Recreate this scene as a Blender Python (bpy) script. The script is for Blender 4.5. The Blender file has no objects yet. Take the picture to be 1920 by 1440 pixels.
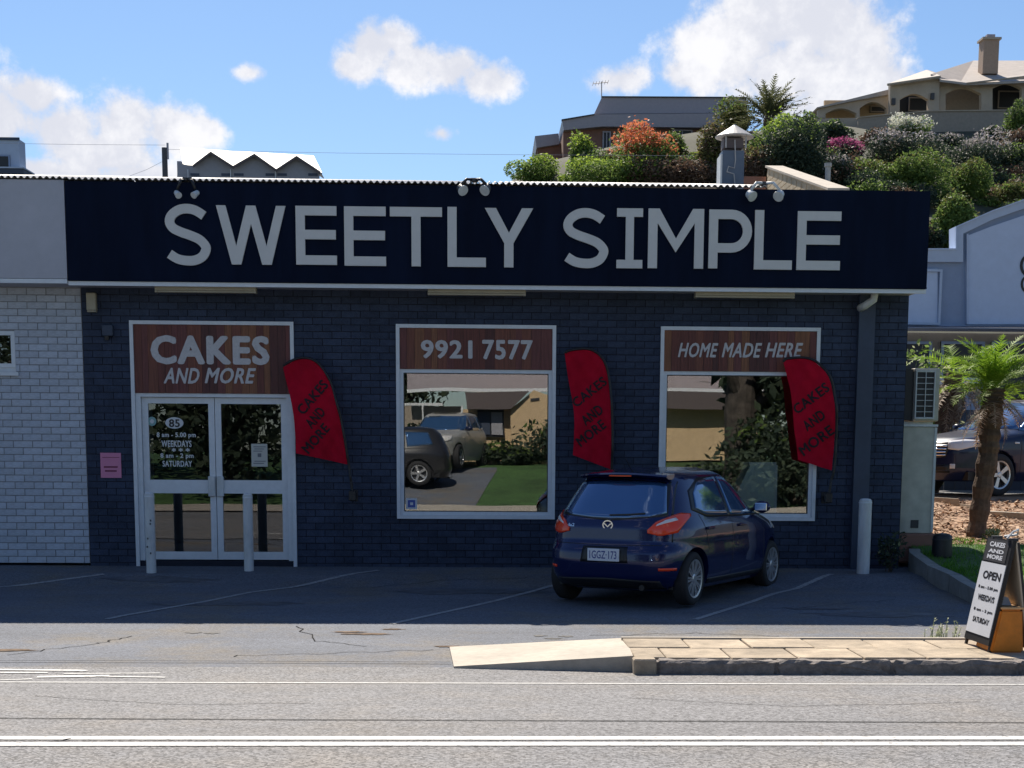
import bpy, bmesh, math, random
import numpy as np
from mathutils import Vector, Matrix
random.seed(7)
rng = np.random.default_rng(5)
scene = bpy.context.scene
COL = scene.collection

# ------------------------------------------------------------------ camera
F_PX, CX, CY = 2900.0, 1007.34, 1259.78          # focal length and principal point, photo pixels (1920 wide)
PITCH, YAW, ROLL = -0.143447, 0.0339277, 0.0062996
EYE = Vector((0.01436, -20.0, 1.5023))
fwd = Vector((math.sin(YAW)*math.cos(PITCH), math.cos(YAW)*math.cos(PITCH), math.sin(PITCH)))
rgt0 = Vector((math.cos(YAW), -math.sin(YAW), 0.0))
up0 = rgt0.cross(fwd)
rgt = rgt0*math.cos(ROLL) + up0*math.sin(ROLL)
up = -rgt0*math.sin(ROLL) + up0*math.cos(ROLL)
cam_d = bpy.data.cameras.new("camera")
cam_d.sensor_width = 36.0
cam_d.lens = F_PX*36.0/1920.0
cam_d.shift_x = (960-CX)/1920.0
cam_d.shift_y = (CY-720)/1920.0
cam_d.clip_start = 0.1
cam_d.clip_end = 6000
cam = bpy.data.objects.new("camera", cam_d)
m = Matrix.Identity(4)
for i, v in enumerate((rgt, up, -fwd)):
    for j in range(3):
        m[j][i] = v[j]
m.translation = EYE
cam.matrix_world = m
COL.objects.link(cam)
scene.camera = cam

def ray(px, py):
    return (rgt*((px-CX)/F_PX) + up*((CY-py)/F_PX) + fwd)
def at(px, py, Y):                                # the point seen at a photo pixel on the plane y = Y
    d = ray(px, py); t = (Y-EYE.y)/d.y
    return EYE + d*t

# ------------------------------------------------------------------ light
SUN_EL = math.radians(47.0)
SUN_AZ = math.radians(-10.0)                        # behind the shop, slightly to the left
sun_dir = Vector((math.sin(SUN_AZ)*math.cos(SUN_EL), math.cos(SUN_AZ)*math.cos(SUN_EL), math.sin(SUN_EL)))
sd = bpy.data.lights.new("sun", 'SUN'); sd.energy = 5.0; sd.angle = math.radians(0.53); sd.color = (1.0, 0.91, 0.79)
sun = bpy.data.objects.new("sun", sd)
sun.rotation_euler = sun_dir.to_track_quat('Z', 'Y').to_euler()
COL.objects.link(sun)
SKY_STRENGTH = 0.066
scene.view_settings.view_transform = 'Standard'
scene.view_settings.look = 'None'
scene.view_settings.exposure = 0.72
scene.view_settings.gamma = 1.0
scene.view_settings.use_curve_mapping = False
scene.cycles.max_bounces = 8
scene.cycles.transparent_max_bounces = 12
scene.cycles.use_denoising = True

world = bpy.data.worlds.new("World"); scene.world = world
world.use_nodes = True
wt = world.node_tree; wt.nodes.clear()
def wn(t, **k):
    n = wt.nodes.new(t)
    for a, b in k.items(): setattr(n, a, b)
    return n
def wl(a, b): wt.links.new(a, b)
def wmath(op, a, b=None, c=None, clamp=False):
    n = wn('ShaderNodeMath', operation=op); n.use_clamp = clamp
    for i, v in enumerate((a, b, c)):
        if v is None: continue
        if isinstance(v, (int, float)): n.inputs[i].default_value = v
        else: wl(v, n.inputs[i])
    return n.outputs[0]
sky = wn('ShaderNodeTexSky'); sky.sky_type = 'NISHITA'; sky.sun_disc = False
sky.sun_elevation = SUN_EL; sky.sun_rotation = SUN_AZ
sky.air_density = 1.0; sky.dust_density = 0.25; sky.ozone_density = 2.5
tc = wn('ShaderNodeTexCoord'); sx = wn('ShaderNodeSeparateXYZ'); wl(tc.outputs['Generated'], sx.inputs[0])
az = wmath('ARCTAN2', sx.outputs[0], sx.outputs[1]); el = wmath('ARCSINE', sx.outputs[2])
cmb = wn('ShaderNodeCombineXYZ'); wl(az, cmb.inputs[0]); wl(el, cmb.inputs[1])
nz = wn('ShaderNodeTexNoise'); nz.inputs['Scale'].default_value = 16; nz.inputs['Detail'].default_value = 8; nz.inputs['Roughness'].default_value = 0.62
wl(tc.outputs['Generated'], nz.inputs['Vector'])
nf = wn('ShaderNodeTexNoise'); nf.inputs['Scale'].default_value = 60; nf.inputs['Detail'].default_value = 7; nf.inputs['Roughness'].default_value = 0.6
wl(tc.outputs['Generated'], nf.inputs['Vector'])
def blob_dir(px, py):
    d = ray(px, py).normalized()
    return math.atan2(d.x, d.y), math.asin(d.z)
clouds = [(60,180,62,40),(-20,215,80,80),(110,240,85,45),(232,235,66,58),(190,290,120,50),(325,245,66,48),(90,325,170,28),(380,245,40,26),(270,330,120,25),
          (466,136,52,24,.38),(700,85,56,45),(665,122,46,30),(772,120,75,42),(850,130,70,40),(915,150,58,34),(740,75,50,30),(828,251,44,22,.42),
          (1350,100,100,75),(1430,40,110,100),(1540,40,120,100),(1620,100,70,80),(1500,140,150,65),(1300,135,60,36),(1480,-20,150,70),(1630,150,90,40),
          (1165,148,80,38,.25),(1480,205,130,34,.3),(1560,180,60,30)]
cur = None
for cl_ in clouds:
    px, py, rx, ry = cl_[:4]; soft = cl_[4] if len(cl_) > 4 else 0.0
    a0, e0 = blob_dir(px, py)
    s1 = wn('ShaderNodeVectorMath', operation='SUBTRACT'); wl(cmb.outputs[0], s1.inputs[0]); s1.inputs[1].default_value = (a0, e0, 0)
    s2 = wn('ShaderNodeVectorMath', operation='MULTIPLY'); wl(s1.outputs[0], s2.inputs[0]); s2.inputs[1].default_value = (F_PX/rx/1.12, F_PX/ry/1.12, 0)
    s3 = wn('ShaderNodeVectorMath', operation='LENGTH'); wl(s2.outputs[0], s3.inputs[0])
    dv = wmath('ADD', s3.outputs['Value'], soft)
    cur = dv if cur is None else wmath('SMOOTH_MIN', cur, dv, 0.35)
inside = wmath('SUBTRACT', 1.0, cur)
# scattered clouds over the rest of the sky
n3 = wn('ShaderNodeTexNoise'); n3.inputs['Scale'].default_value = 3.2; n3.inputs['Detail'].default_value = 5; wl(tc.outputs['Generated'], n3.inputs['Vector'])
gen = wmath('MULTIPLY', wmath('SUBTRACT', n3.outputs['Fac'], 0.62), 5.0)
side = wmath('GREATER_THAN', wmath('MAXIMUM', wmath('MULTIPLY', wmath('ABSOLUTE', az), 1/0.42), wmath('MULTIPLY', el, 1/0.36)), 1.0)
gen = wmath('ADD', wmath('MULTIPLY', gen, side), wmath('MULTIPLY', wmath('SUBTRACT', side, 1.0), 4.0))
inside = wmath('MAXIMUM', inside, gen)
edge = wmath('ADD', wmath('MULTIPLY', wmath('SUBTRACT', nz.outputs['Fac'], 0.5), 1.5), wmath('MULTIPLY', wmath('SUBTRACT', nf.outputs['Fac'], 0.5), 1.3))
dens = wmath('ADD', inside, edge)
mr = wn('ShaderNodeMapRange'); mr.interpolation_type = 'SMOOTHSTEP'; wl(dens, mr.inputs['Value'])
mr.inputs['From Min'].default_value = -0.06; mr.inputs['From Max'].default_value = 0.52
# cloud tone: thick middle slightly grey-lilac, billows white
tone = wn('ShaderNodeMapRange'); tone.interpolation_type = 'SMOOTHSTEP'
wl(wmath('ADD', nz.outputs['Fac'], wmath('MULTIPLY', nf.outputs['Fac'], 0.35)), tone.inputs['Value'])
tone.inputs['From Min'].default_value = 0.60; tone.inputs['From Max'].default_value = 0.84
cc = wn('ShaderNodeMixRGB'); wl(tone.outputs[0], cc.inputs[0])
cc.inputs[1].default_value = (6.9, 7.1, 7.9, 1); cc.inputs[2].default_value = (9.1, 9.1, 9.4, 1)
tint = wn('ShaderNodeMixRGB', blend_type='MULTIPLY'); tint.inputs[0].default_value = 1.0; tint.inputs[2].default_value = (0.84, 0.95, 1.08, 1)
wl(sky.outputs[0], tint.inputs[1])
mx = wn('ShaderNodeMixRGB'); wl(mr.outputs[0], mx.inputs[0]); wl(tint.outputs[0], mx.inputs[1]); wl(cc.outputs[0], mx.inputs[2])
bg = wn('ShaderNodeBackground'); bg.inputs[1].default_value = SKY_STRENGTH
wl(mx.outputs[0], bg.inputs[0]); wo = wn('ShaderNodeOutputWorld'); wl(bg.outputs[0], wo.inputs[0])

# ------------------------------------------------------------------ materials
MATS = {}
def mat(name, color, rough=0.7, metal=0.0, spec=0.5, var=0.0, vscale=6.0, bump=0.0, bscale=40.0, coat=0.0, var2=0.0, v2scale=0.6, stretch=None, rnd=0.0):
    """principled material; var = fine tone variation, var2 = broad patches"""
    if name in MATS: return MATS[name]
    m = bpy.data.materials.new(name); m.use_nodes = True
    nt = m.node_tree; b = nt.nodes['Principled BSDF']
    b.inputs['Base Color'].default_value = (*color, 1); b.inputs['Roughness'].default_value = rough
    b.inputs['Metallic'].default_value = metal; b.inputs['Specular IOR Level'].default_value = spec
    b.inputs['Coat Weight'].default_value = coat; b.inputs['Coat Roughness'].default_value = 0.03
    tcn = nt.nodes.new('ShaderNodeTexCoord'); vec = tcn.outputs['Object']
    if stretch:
        mp = nt.nodes.new('ShaderNodeMapping'); mp.inputs['Scale'].default_value = stretch
        nt.links.new(vec, mp.inputs[0]); vec = mp.outputs[0]
    last = None
    def add(scale, amt, det):
        nonlocal last
        n = nt.nodes.new('ShaderNodeTexNoise'); n.inputs['Scale'].default_value = scale; n.inputs['Detail'].default_value = det
        n.inputs['Roughness'].default_value = 0.65
        nt.links.new(vec, n.inputs['Vector'])
        r = nt.nodes.new('ShaderNodeMapRange'); nt.links.new(n.outputs['Fac'], r.inputs['Value'])
        r.inputs['From Min'].default_value = 0.3; r.inputs['From Max'].default_value = 0.7
        r.inputs['To Min'].default_value = 1-amt; r.inputs['To Max'].default_value = 1+amt
        h = nt.nodes.new('ShaderNodeVectorMath'); h.operation = 'SCALE'
        if last is None: h.inputs[0].default_value = color
        else: nt.links.new(last, h.inputs[0])
        nt.links.new(r.outputs[0], h.inputs['Scale']); last = h.outputs[0]
    if var: add(vscale, var, 5)
    if var2: add(v2scale, var2, 3)
    if rnd:
        oi = nt.nodes.new('ShaderNodeObjectInfo'); ge = nt.nodes.new('ShaderNodeNewGeometry'); ad = nt.nodes.new('ShaderNodeMath'); ad.operation = 'ADD'
        nt.links.new(oi.outputs['Random'], ad.inputs[0]); nt.links.new(ge.outputs['Random Per Island'], ad.inputs[1])
        fr = nt.nodes.new('ShaderNodeMath'); fr.operation = 'FRACT'; nt.links.new(ad.outputs[0], fr.inputs[0])
        r = nt.nodes.new('ShaderNodeMapRange'); nt.links.new(fr.outputs[0], r.inputs['Value']); r.inputs['To Min'].default_value = 1-rnd; r.inputs['To Max'].default_value = 1+rnd
        h = nt.nodes.new('ShaderNodeVectorMath'); h.operation = 'SCALE'; nt.links.new(last, h.inputs[0]); nt.links.new(r.outputs[0], h.inputs['Scale']); last = h.outputs[0]
    if last is not None: nt.links.new(last, b.inputs['Base Color'])
    if bump:
        n = nt.nodes.new('ShaderNodeTexNoise'); n.inputs['Scale'].default_value = bscale; n.inputs['Detail'].default_value = 4
        nt.links.new(vec, n.inputs['Vector'])
        bp = nt.nodes.new('ShaderNodeBump'); bp.inputs['Strength'].default_value = bump; bp.inputs['Distance'].default_value = 0.01
        nt.links.new(n.outputs['Fac'], bp.inputs['Height']); nt.links.new(bp.outputs[0], b.inputs['Normal'])
    MATS[name] = m
    return m

def leaf_mat(name, c1, c2, trans=0.35, rough=0.6):
    if name in MATS: return MATS[name]
    m = bpy.data.materials.new(name); m.use_nodes = True
    nt = m.node_tree; nt.nodes.clear()
    out = nt.nodes.new('ShaderNodeOutputMaterial')
    geo = nt.nodes.new('ShaderNodeNewGeometry'); ramp = nt.nodes.new('ShaderNodeMixRGB')
    ramp.inputs[1].default_value = (*c1, 1); ramp.inputs[2].default_value = (*c2, 1)
    nt.links.new(geo.outputs['Random Per Island'], ramp.inputs[0])
    d = nt.nodes.new('ShaderNodeBsdfPrincipled'); d.inputs['Roughness'].default_value = rough
    d.inputs['Specular IOR Level'].default_value = 0.25
    t = nt.nodes.new('ShaderNodeBsdfTranslucent'); mx = nt.nodes.new('ShaderNodeMixShader'); mx.inputs[0].default_value = trans
    nt.links.new(ramp.outputs[0], d.inputs['Base Color']); nt.links.new(ramp.outputs[0], t.inputs[0])
    nt.links.new(d.outputs[0], mx.inputs[1]); nt.links.new(t.outputs[0], mx.inputs[2]); nt.links.new(mx.outputs[0], out.inputs[0])
    MATS[name] = m
    return m

def glass_mat(name, refl, tint, dark=0.0):
    """window glass: clear tinted sheet with a reflective face"""
    if name in MATS: return MATS[name]
    m = bpy.data.materials.new(name); m.use_nodes = True
    nt = m.node_tree; nt.nodes.clear()
    out = nt.nodes.new('ShaderNodeOutputMaterial')
    tr = nt.nodes.new('ShaderNodeBsdfTransparent'); tr.inputs[0].default_value = (*tint, 1)
    gl = nt.nodes.new('ShaderNodeBsdfGlossy'); gl.inputs['Roughness'].default_value = 0.0; gl.inputs[0].default_value = (1, 1, 1, 1)
    tcn = nt.nodes.new('ShaderNodeTexCoord'); n = nt.nodes.new('ShaderNodeTexNoise'); n.inputs['Scale'].default_value = 0.9; n.inputs['Detail'].default_value = 1
    nt.links.new(tcn.outputs['Object'], n.inputs['Vector'])
    bp = nt.nodes.new('ShaderNodeBump'); bp.inputs['Strength'].default_value = 0.012; bp.inputs['Distance'].default_value = 0.1
    nt.links.new(n.outputs['Fac'], bp.inputs['Height']); nt.links.new(bp.outputs[0], gl.inputs['Normal'])
    fr = nt.nodes.new('ShaderNodeLayerWeight'); fr.inputs[0].default_value = 0.25
    ad = nt.nodes.new('ShaderNodeMath'); ad.operation = 'ADD'; ad.use_clamp = True; ad.inputs[1].default_value = refl
    nt.links.new(fr.outputs['Fresnel'], ad.inputs[0])
    mx = nt.nodes.new('ShaderNodeMixShader'); nt.links.new(ad.outputs[0], mx.inputs[0])
    nt.links.new(tr.outputs[0], mx.inputs[1]); nt.links.new(gl.outputs[0], mx.inputs[2]); nt.links.new(mx.outputs[0], out.inputs[0])
    MATS[name] = m
    return m

def asphalt(name, base, warm, speck, scale=95.0, patch=0.18, st=(0.45, 1.6, 1)):
    m = bpy.data.materials.new(name); m.use_nodes = True
    nt = m.node_tree; b = nt.nodes['Principled BSDF']; b.inputs['Roughness'].default_value = 0.85; b.inputs['Specular IOR Level'].default_value = 0.3
    tcn = nt.nodes.new('ShaderNodeTexCoord')
    v = nt.nodes.new('ShaderNodeTexVoronoi'); v.inputs['Scale'].default_value = scale; nt.links.new(tcn.outputs['Object'], v.inputs['Vector'])
    sp = nt.nodes.new('ShaderNodeSeparateColor'); nt.links.new(v.outputs['Color'], sp.inputs[0])
    r = nt.nodes.new('ShaderNodeMapRange'); nt.links.new(sp.outputs[0], r.inputs['Value']); r.inputs['To Min'].default_value = 1-speck; r.inputs['To Max'].default_value = 1+speck
    n = nt.nodes.new('ShaderNodeTexNoise'); n.inputs['Scale'].default_value = 0.8; n.inputs['Detail'].default_value = 6; n.inputs['Roughness'].default_value = 0.7
    mp = nt.nodes.new('ShaderNodeMapping'); mp.inputs['Scale'].default_value = st; nt.links.new(tcn.outputs['Object'], mp.inputs[0]); nt.links.new(mp.outputs[0], n.inputs['Vector'])
    r2 = nt.nodes.new('ShaderNodeMapRange'); nt.links.new(n.outputs['Fac'], r2.inputs['Value']); r2.inputs['From Min'].default_value = .3; r2.inputs['From Max'].default_value = .7
    r2.inputs['To Min'].default_value = 1-patch; r2.inputs['To Max'].default_value = 1+patch
    n2 = nt.nodes.new('ShaderNodeTexNoise'); n2.inputs['Scale'].default_value = 0.45; n2.inputs['Detail'].default_value = 8; n2.inputs['Roughness'].default_value = 0.75
    nt.links.new(tcn.outputs['Object'], n2.inputs['Vector'])
    r3 = nt.nodes.new('ShaderNodeMapRange'); nt.links.new(n2.outputs['Fac'], r3.inputs['Value']); r3.inputs['From Min'].default_value = .48; r3.inputs['From Max'].default_value = .66
    c = nt.nodes.new('ShaderNodeMixRGB'); c.inputs[1].default_value = (*base, 1); c.inputs[2].default_value = (*warm, 1); nt.links.new(r3.outputs[0], c.inputs[0])
    mu = nt.nodes.new('ShaderNodeMath'); mu.operation = 'MULTIPLY'; nt.links.new(r.outputs[0], mu.inputs[0]); nt.links.new(r2.outputs[0], mu.inputs[1])
    s = nt.nodes.new('ShaderNodeVectorMath'); s.operation = 'SCALE'; nt.links.new(c.outputs[0], s.inputs[0]); nt.links.new(mu.outputs[0], s.inputs['Scale'])
    nt.links.new(s.outputs[0], b.inputs['Base Color'])
    bp = nt.nodes.new('ShaderNodeBump'); bp.inputs['Strength'].default_value = 0.6; bp.inputs['Distance'].default_value = 0.006
    nt.links.new(v.outputs['Distance'], bp.inputs['Height']); nt.links.new(bp.outputs[0], b.inputs['Normal'])
    MATS[name] = m
    return m

M_navybrick = mat('navy painted brick', (0.037, 0.050, 0.085), 0.7, spec=.2, rnd=.16, var=0.20, vscale=9, var2=0.22, v2scale=0.9, bump=0.5, bscale=60)
M_navymortar = mat('navy painted mortar', (0.008, 0.011, 0.024), 0.8, var=0.2)
M_whitebrick = mat('white painted brick', (0.45, 0.49, 0.56), 0.6, rnd=.09, var=0.10, vscale=7, var2=0.12, v2scale=1.1, bump=0.5, bscale=50)
M_whitemortar = mat('grey mortar', (0.25, 0.25, 0.26), 0.8, var=0.25)
M_fascia = mat('navy sign sheet', (0.005, 0.0095, 0.026), 0.75, spec=0.08, var=0.18, vscale=3, var2=.2, v2scale=1.3, stretch=(1.5, 1, .25))
M_fasciaw = mat('white fascia sheet', (0.40, 0.40, 0.44), 0.6, var=0.05, var2=0.06)
M_letter = mat('pale grey letter', (0.60, 0.585, 0.555), 0.5, var=0.04)
M_white = mat('white painted metal', (0.66, 0.69, 0.72), 0.45, var=0.06, vscale=12)
M_whitew = mat('weathered white paint', (0.58, 0.60, 0.60), 0.55, var=0.18, vscale=10, stretch=(1, 1, .3))
M_beige = mat('beige plastic', (0.40, 0.35, 0.25), 0.5, var=0.08)
M_beigebox = mat('beige meter box steel', (0.45, 0.44, 0.38), 0.55, var=0.12, var2=0.12, v2scale=1.5)
M_black = mat('black plastic', (0.012, 0.012, 0.014), 0.45)
M_dark = mat('dark grey metal', (0.04, 0.04, 0.045), 0.5)
M_zinc = mat('grey corrugated steel', (0.38, 0.37, 0.36), 0.5, metal=0.0, var=0.25, vscale=8)  # the steel's own grey, used for roofs and small metal parts
def cloth_mat():
    m = mat('red translucent cloth', (0.56, 0.006, 0.030), 0.85, spec=.15, var=0.14, vscale=5, var2=.15, v2scale=2); nt = m.node_tree; b = nt.nodes['Principled BSDF']; out = [n for n in nt.nodes if n.type == 'OUTPUT_MATERIAL'][0]
    t = nt.nodes.new('ShaderNodeBsdfTranslucent'); t.inputs[0].default_value = (.5, .01, .02, 1); mx = nt.nodes.new('ShaderNodeMixShader'); mx.inputs[0].default_value = .25
    nt.links.new(b.outputs[0], mx.inputs[1]); nt.links.new(t.outputs[0], mx.inputs[2]); nt.links.new(mx.outputs[0], out.inputs[0]); return m
M_redcloth = cloth_mat()
M_slate = mat('blue grey pier paint', (0.035, 0.05, 0.085), 0.55, var=0.12, var2=0.1)
M_pink = mat('pink card', (0.62, 0.22, 0.36), 0.6, var=0.05)
M_red = mat('red banner cloth', (0.42, 0.004, 0.018), 0.85, spec=.15, var=0.08, vscale=14)
M_redtext = mat('black banner print', (0.02, 0.006, 0.012), 0.8)
M_wood = None
M_printwhite = mat('off white sign lettering', (0.52, 0.50, 0.50), 0.5, var=0.12, vscale=30)
def worn_paint(name, c, under, lo, hi):
    m = mat(name, c, 0.7, var=0.12, vscale=14, bump=0.2, bscale=200); nt = m.node_tree; b = nt.nodes['Principled BSDF']; src = b.inputs['Base Color'].links[0].from_socket
    tcn = nt.nodes.new('ShaderNodeTexCoord'); n = nt.nodes.new('ShaderNodeTexNoise'); n.inputs['Scale'].default_value = 22; n.inputs['Detail'].default_value = 8; n.inputs['Roughness'].default_value = .8
    nt.links.new(tcn.outputs['Object'], n.inputs['Vector']); r = nt.nodes.new('ShaderNodeMapRange'); r.inputs['From Min'].default_value = lo; r.inputs['From Max'].default_value = hi; nt.links.new(n.outputs['Fac'], r.inputs['Value'])
    mx = nt.nodes.new('ShaderNodeMixRGB'); mx.inputs[2].default_value = (*under, 1); nt.links.new(r.outputs[0], mx.inputs[0]); nt.links.new(src, mx.inputs[1]); nt.links.new(mx.outputs[0], b.inputs['Base Color']); return m
M_paint = worn_paint('white road paint', (0.58, 0.58, 0.56), (.20, .20, .20), .53, .62)
M_paintold = worn_paint('worn bay paint', (0.36, 0.36, 0.36), (.15, .16, .175), .48, .60)
M_seam = mat('tar seam', (0.03, 0.03, 0.031), 0.95, spec=.05)
M_asph = asphalt('parking asphalt', (0.118, 0.130, 0.155), (0.165, 0.145, 0.118), 0.36, 80)
M_road = asphalt('road chip seal', (0.180, 0.180, 0.184), (0.195, 0.182, 0.168), 0.55, 75, 0.13, (.06, 1.3, 1))
M_conc = mat('pale ramp concrete', (0.42, 0.375, 0.31), 0.85, var=0.12, vscale=14, var2=0.14, v2scale=1.6, bump=0.2, bscale=120)
M_paver = mat('sandy paver', (0.35, 0.285, 0.205), 0.9, rnd=.14, var=0.22, vscale=10, var2=0.25, v2scale=2.2, bump=0.4, bscale=90)
M_kerb = mat('old kerb concrete', (0.20, 0.175, 0.155), 0.9, var=0.35, vscale=18, bump=0.8, bscale=40)
M_kerbg = mat('garden kerb concrete', (0.25, 0.25, 0.23), 0.9, var=0.2, bump=0.5)
M_mulch = mat('dry bark mulch', (0.33, 0.20, 0.12), 0.95, var=0.45, vscale=9, var2=0.25, v2scale=1.0, bump=1.0, bscale=25)
M_soil = mat('hillside soil', (0.05, 0.052, 0.03), 0.95, var=0.4, vscale=1.5)
M_roof = mat('brown roof sheet', (0.34, 0.30, 0.32), 0.5, var=0.06)
M_tyre = mat('tyre rubber', (0.018, 0.018, 0.02), 0.8)
M_alloy = mat('silver wheel', (0.55, 0.56, 0.58), 0.3, metal=0.7)
M_chrome = mat('chrome', (0.8, 0.8, 0.82), 0.15, metal=1.0)
M_paintblue = mat('dark blue car paint', (0.002, 0.008, 0.070), 0.25, metal=0.3, spec=.4, coat=.8)
M_suv = mat('navy suv paint', (0.006, 0.012, 0.045), 0.35, metal=0.0, spec=.3, coat=.5)
M_trim = mat('black car trim', (0.010, 0.010, 0.012), 0.4)
M_cglass = mat('sky tinted car glass', (0.055, 0.14, 0.30), 0.06, metal=.5, spec=1.0, coat=1.0)  # blue base colour carries the sky reflection of the car windows
M_tail = mat('red tail lamp', (0.85, 0.055, 0.006), 0.2, spec=0.5, coat=.5)
M_lampw = mat('clear lamp', (0.75, 0.72, 0.70), 0.1, spec=0.8, coat=1.0)
M_plate = mat('number plate white', (0.62, 0.66, 0.72), 0.4)
M_platet = mat('number plate blue text', (0.03, 0.06, 0.25), 0.4)
M_orange = mat('orange plastic', (0.62, 0.20, 0.015), 0.45, var=0.2, vscale=9)
M_timber = mat('weathered timber', (0.46, 0.38, 0.28), 0.8, var=0.25, stretch=(1, 1, .2))
M_signw = mat('white sign board', (0.60, 0.62, 0.66), 0.5, var=0.04)
M_brickred = mat('brown house brick', (0.25, 0.125, 0.09), 0.85, var=0.15, vscale=2)
M_cream = mat('cream rendered wall', (0.42, 0.35, 0.27), 0.85, var=0.1, vscale=1.5, var2=0.08)
M_creamd = mat('fawn block wall', (0.30, 0.255, 0.21), 0.85, var=0.1)
M_tan = mat('tan brick', (0.55, 0.40, 0.24), 0.85, var=0.12, vscale=5)
M_tile = mat('pale tiled roof', (0.40, 0.35, 0.31), 0.7, var=0.12, vscale=2, bump=0.4, bscale=8)
M_void = mat('dark opening', (0.02, 0.022, 0.026), 0.5)
M_bluewall = mat('blue grey rendered wall', (0.42, 0.49, 0.61), 0.7, var=0.04, var2=0.05)
M_bluewall2 = mat('mid blue grey band', (0.25, 0.31, 0.43), 0.7, var=0.05)
M_paleblue = mat('pale blue panel', (0.48, 0.56, 0.71), 0.7, var=0.04)
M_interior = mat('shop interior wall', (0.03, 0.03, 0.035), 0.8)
M_fridge = mat('pale display case', (0.62, 0.70, 0.66), 0.3)
M_glass = glass_mat('shop window glass', 0.135, (0.84, 0.88, 0.88))
M_glassd = glass_mat('door glass', 0.06, (0.7, 0.72, 0.75))
M_trunk = mat('palm trunk', (0.12, 0.075, 0.05), 0.95, var=0.4, vscale=12, bump=1.0, bscale=30)
M_bark = mat('bark', (0.10, 0.08, 0.065), 0.95, var=0.3, vscale=8, bump=1.0, bscale=15)
M_flue = mat('blue grey flue', (0.10, 0.13, 0.18), 0.5, var=0.1)
M_lawn = mat('lawn', (0.045, 0.10, 0.025), 0.9, var=0.35, vscale=8, var2=.45, v2scale=.35)
M_turf = mat('turf soil', (0.06, 0.11, 0.03), 0.95, var=0.5, vscale=10, var2=.3, v2scale=1.5)
L_grass = leaf_mat('grass blade', (0.06, 0.19, 0.02), (0.15, 0.32, 0.04), 0.4)
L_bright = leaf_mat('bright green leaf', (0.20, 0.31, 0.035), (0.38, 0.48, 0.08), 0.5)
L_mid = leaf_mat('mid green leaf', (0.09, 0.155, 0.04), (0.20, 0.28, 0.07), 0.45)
L_dark = leaf_mat('dark green leaf', (0.03, 0.05, 0.035), (0.075, 0.10, 0.06), 0.3)
L_olive = leaf_mat('olive leaf', (0.09, 0.10, 0.035), (0.20, 0.19, 0.06), 0.35)
L_brown = leaf_mat('dry brown leaf', (0.12, 0.07, 0.05), (0.22, 0.15, 0.10), 0.3)
L_orange = leaf_mat('orange bract', (0.55, 0.14, 0.06), (0.72, 0.28, 0.14), 0.4)
L_purple = leaf_mat('purple bract', (0.28, 0.05, 0.15), (0.45, 0.12, 0.25), 0.4)
L_white = leaf_mat('white blossom', (0.60, 0.60, 0.50), (0.85, 0.85, 0.75), 0.3)
L_grey = leaf_mat('pale tip leaf', (0.30, 0.27, 0.27), (0.50, 0.46, 0.46), 0.3)  # paler leaves mixed into the tops of dark bushes
L_palm = leaf_mat('palm leaflet', (0.13, 0.25, 0.02), (0.28, 0.42, 0.04), 0.45)
L_palmdead = leaf_mat('dead palm leaflet', (0.22, 0.13, 0.08), (0.50, 0.38, 0.28), 0.3)
L_date = leaf_mat('date palm leaflet', (0.08, 0.09, 0.045), (0.16, 0.17, 0.08), 0.3)
L_weed = leaf_mat('pale weed leaf', (0.30, 0.34, 0.16), (0.55, 0.58, 0.36), 0.35)
L_chip = leaf_mat('bark chip', (0.20, 0.11, 0.07), (0.62, 0.44, 0.30), 0.0, 0.9)

def wood_plank_mat(i):
    c = [(0.13, 0.035, 0.024), (0.17, 0.052, 0.03), (0.085, 0.024, 0.02), (0.14, 0.04, 0.034), (0.21, 0.08, 0.035)][i]
    return mat('stained timber %s' % ['rust', 'honey', 'deep', 'plum', 'amber'][i], c, 0.6, var=0.35, vscale=9, stretch=(6, 1, .35), bump=0.3, bscale=30)
WOODS = [wood_plank_mat(i) for i in range(5)]

# ------------------------------------------------------------------ object helpers
WORLD = {}                                         # world origin of each unrotated object
def tag(o, label=None, cat=None, group=None, kind=None):
    if label: o['label'] = label
    if cat: o['category'] = cat
    if group: o['group'] = group
    if kind: o['kind'] = kind
    return o
def thing(name, loc, label, cat, group=None, rot=0.0):
    o = bpy.data.objects.new(name, None); o.empty_display_size = 0.2
    o.location = loc; o.rotation_euler = (0, 0, rot); COL.objects.link(o); WORLD[o.name] = Vector(loc)
    return tag(o, label, cat, group)
def link(name, me, material, parent=None, local=False, origin=None, smooth=False):
    if material is not None and not len(me.materials): me.materials.append(material)
    if smooth:
        me.polygons.foreach_set('use_smooth', [True]*len(me.polygons))
    o = bpy.data.objects.new(name, me); COL.objects.link(o)
    W = Vector(origin) if origin is not None else Vector((0, 0, 0))
    if parent is not None:
        o.parent = parent
        o.location = W if local else W-WORLD[parent.name]
    else: o.location = W
    WORLD[o.name] = W
    return o
def obj(name, bm, material, parent=None, local=False, smooth=False, base=False):
    """turn a bmesh authored in world coordinates into one object"""
    org = None
    if base:
        xs = [v.co for v in bm.verts]
        org = Vector((sum(v.x for v in xs)/len(xs), sum(v.y for v in xs)/len(xs), min(v.z for v in xs)))
        bmesh.ops.translate(bm, verts=bm.verts, vec=-org)
    me = bpy.data.meshes.new(name); bm.to_mesh(me); bm.free()
    return link(name, me, material, parent, local, org, smooth)
def raw(name, verts, faces, material, parent=None, local=False, smooth=False, origin=None):
    me = bpy.data.meshes.new(name); me.from_pydata([tuple(v) for v in verts], [], faces); me.update()
    return link(name, me, material, parent, local, origin, smooth)
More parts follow.
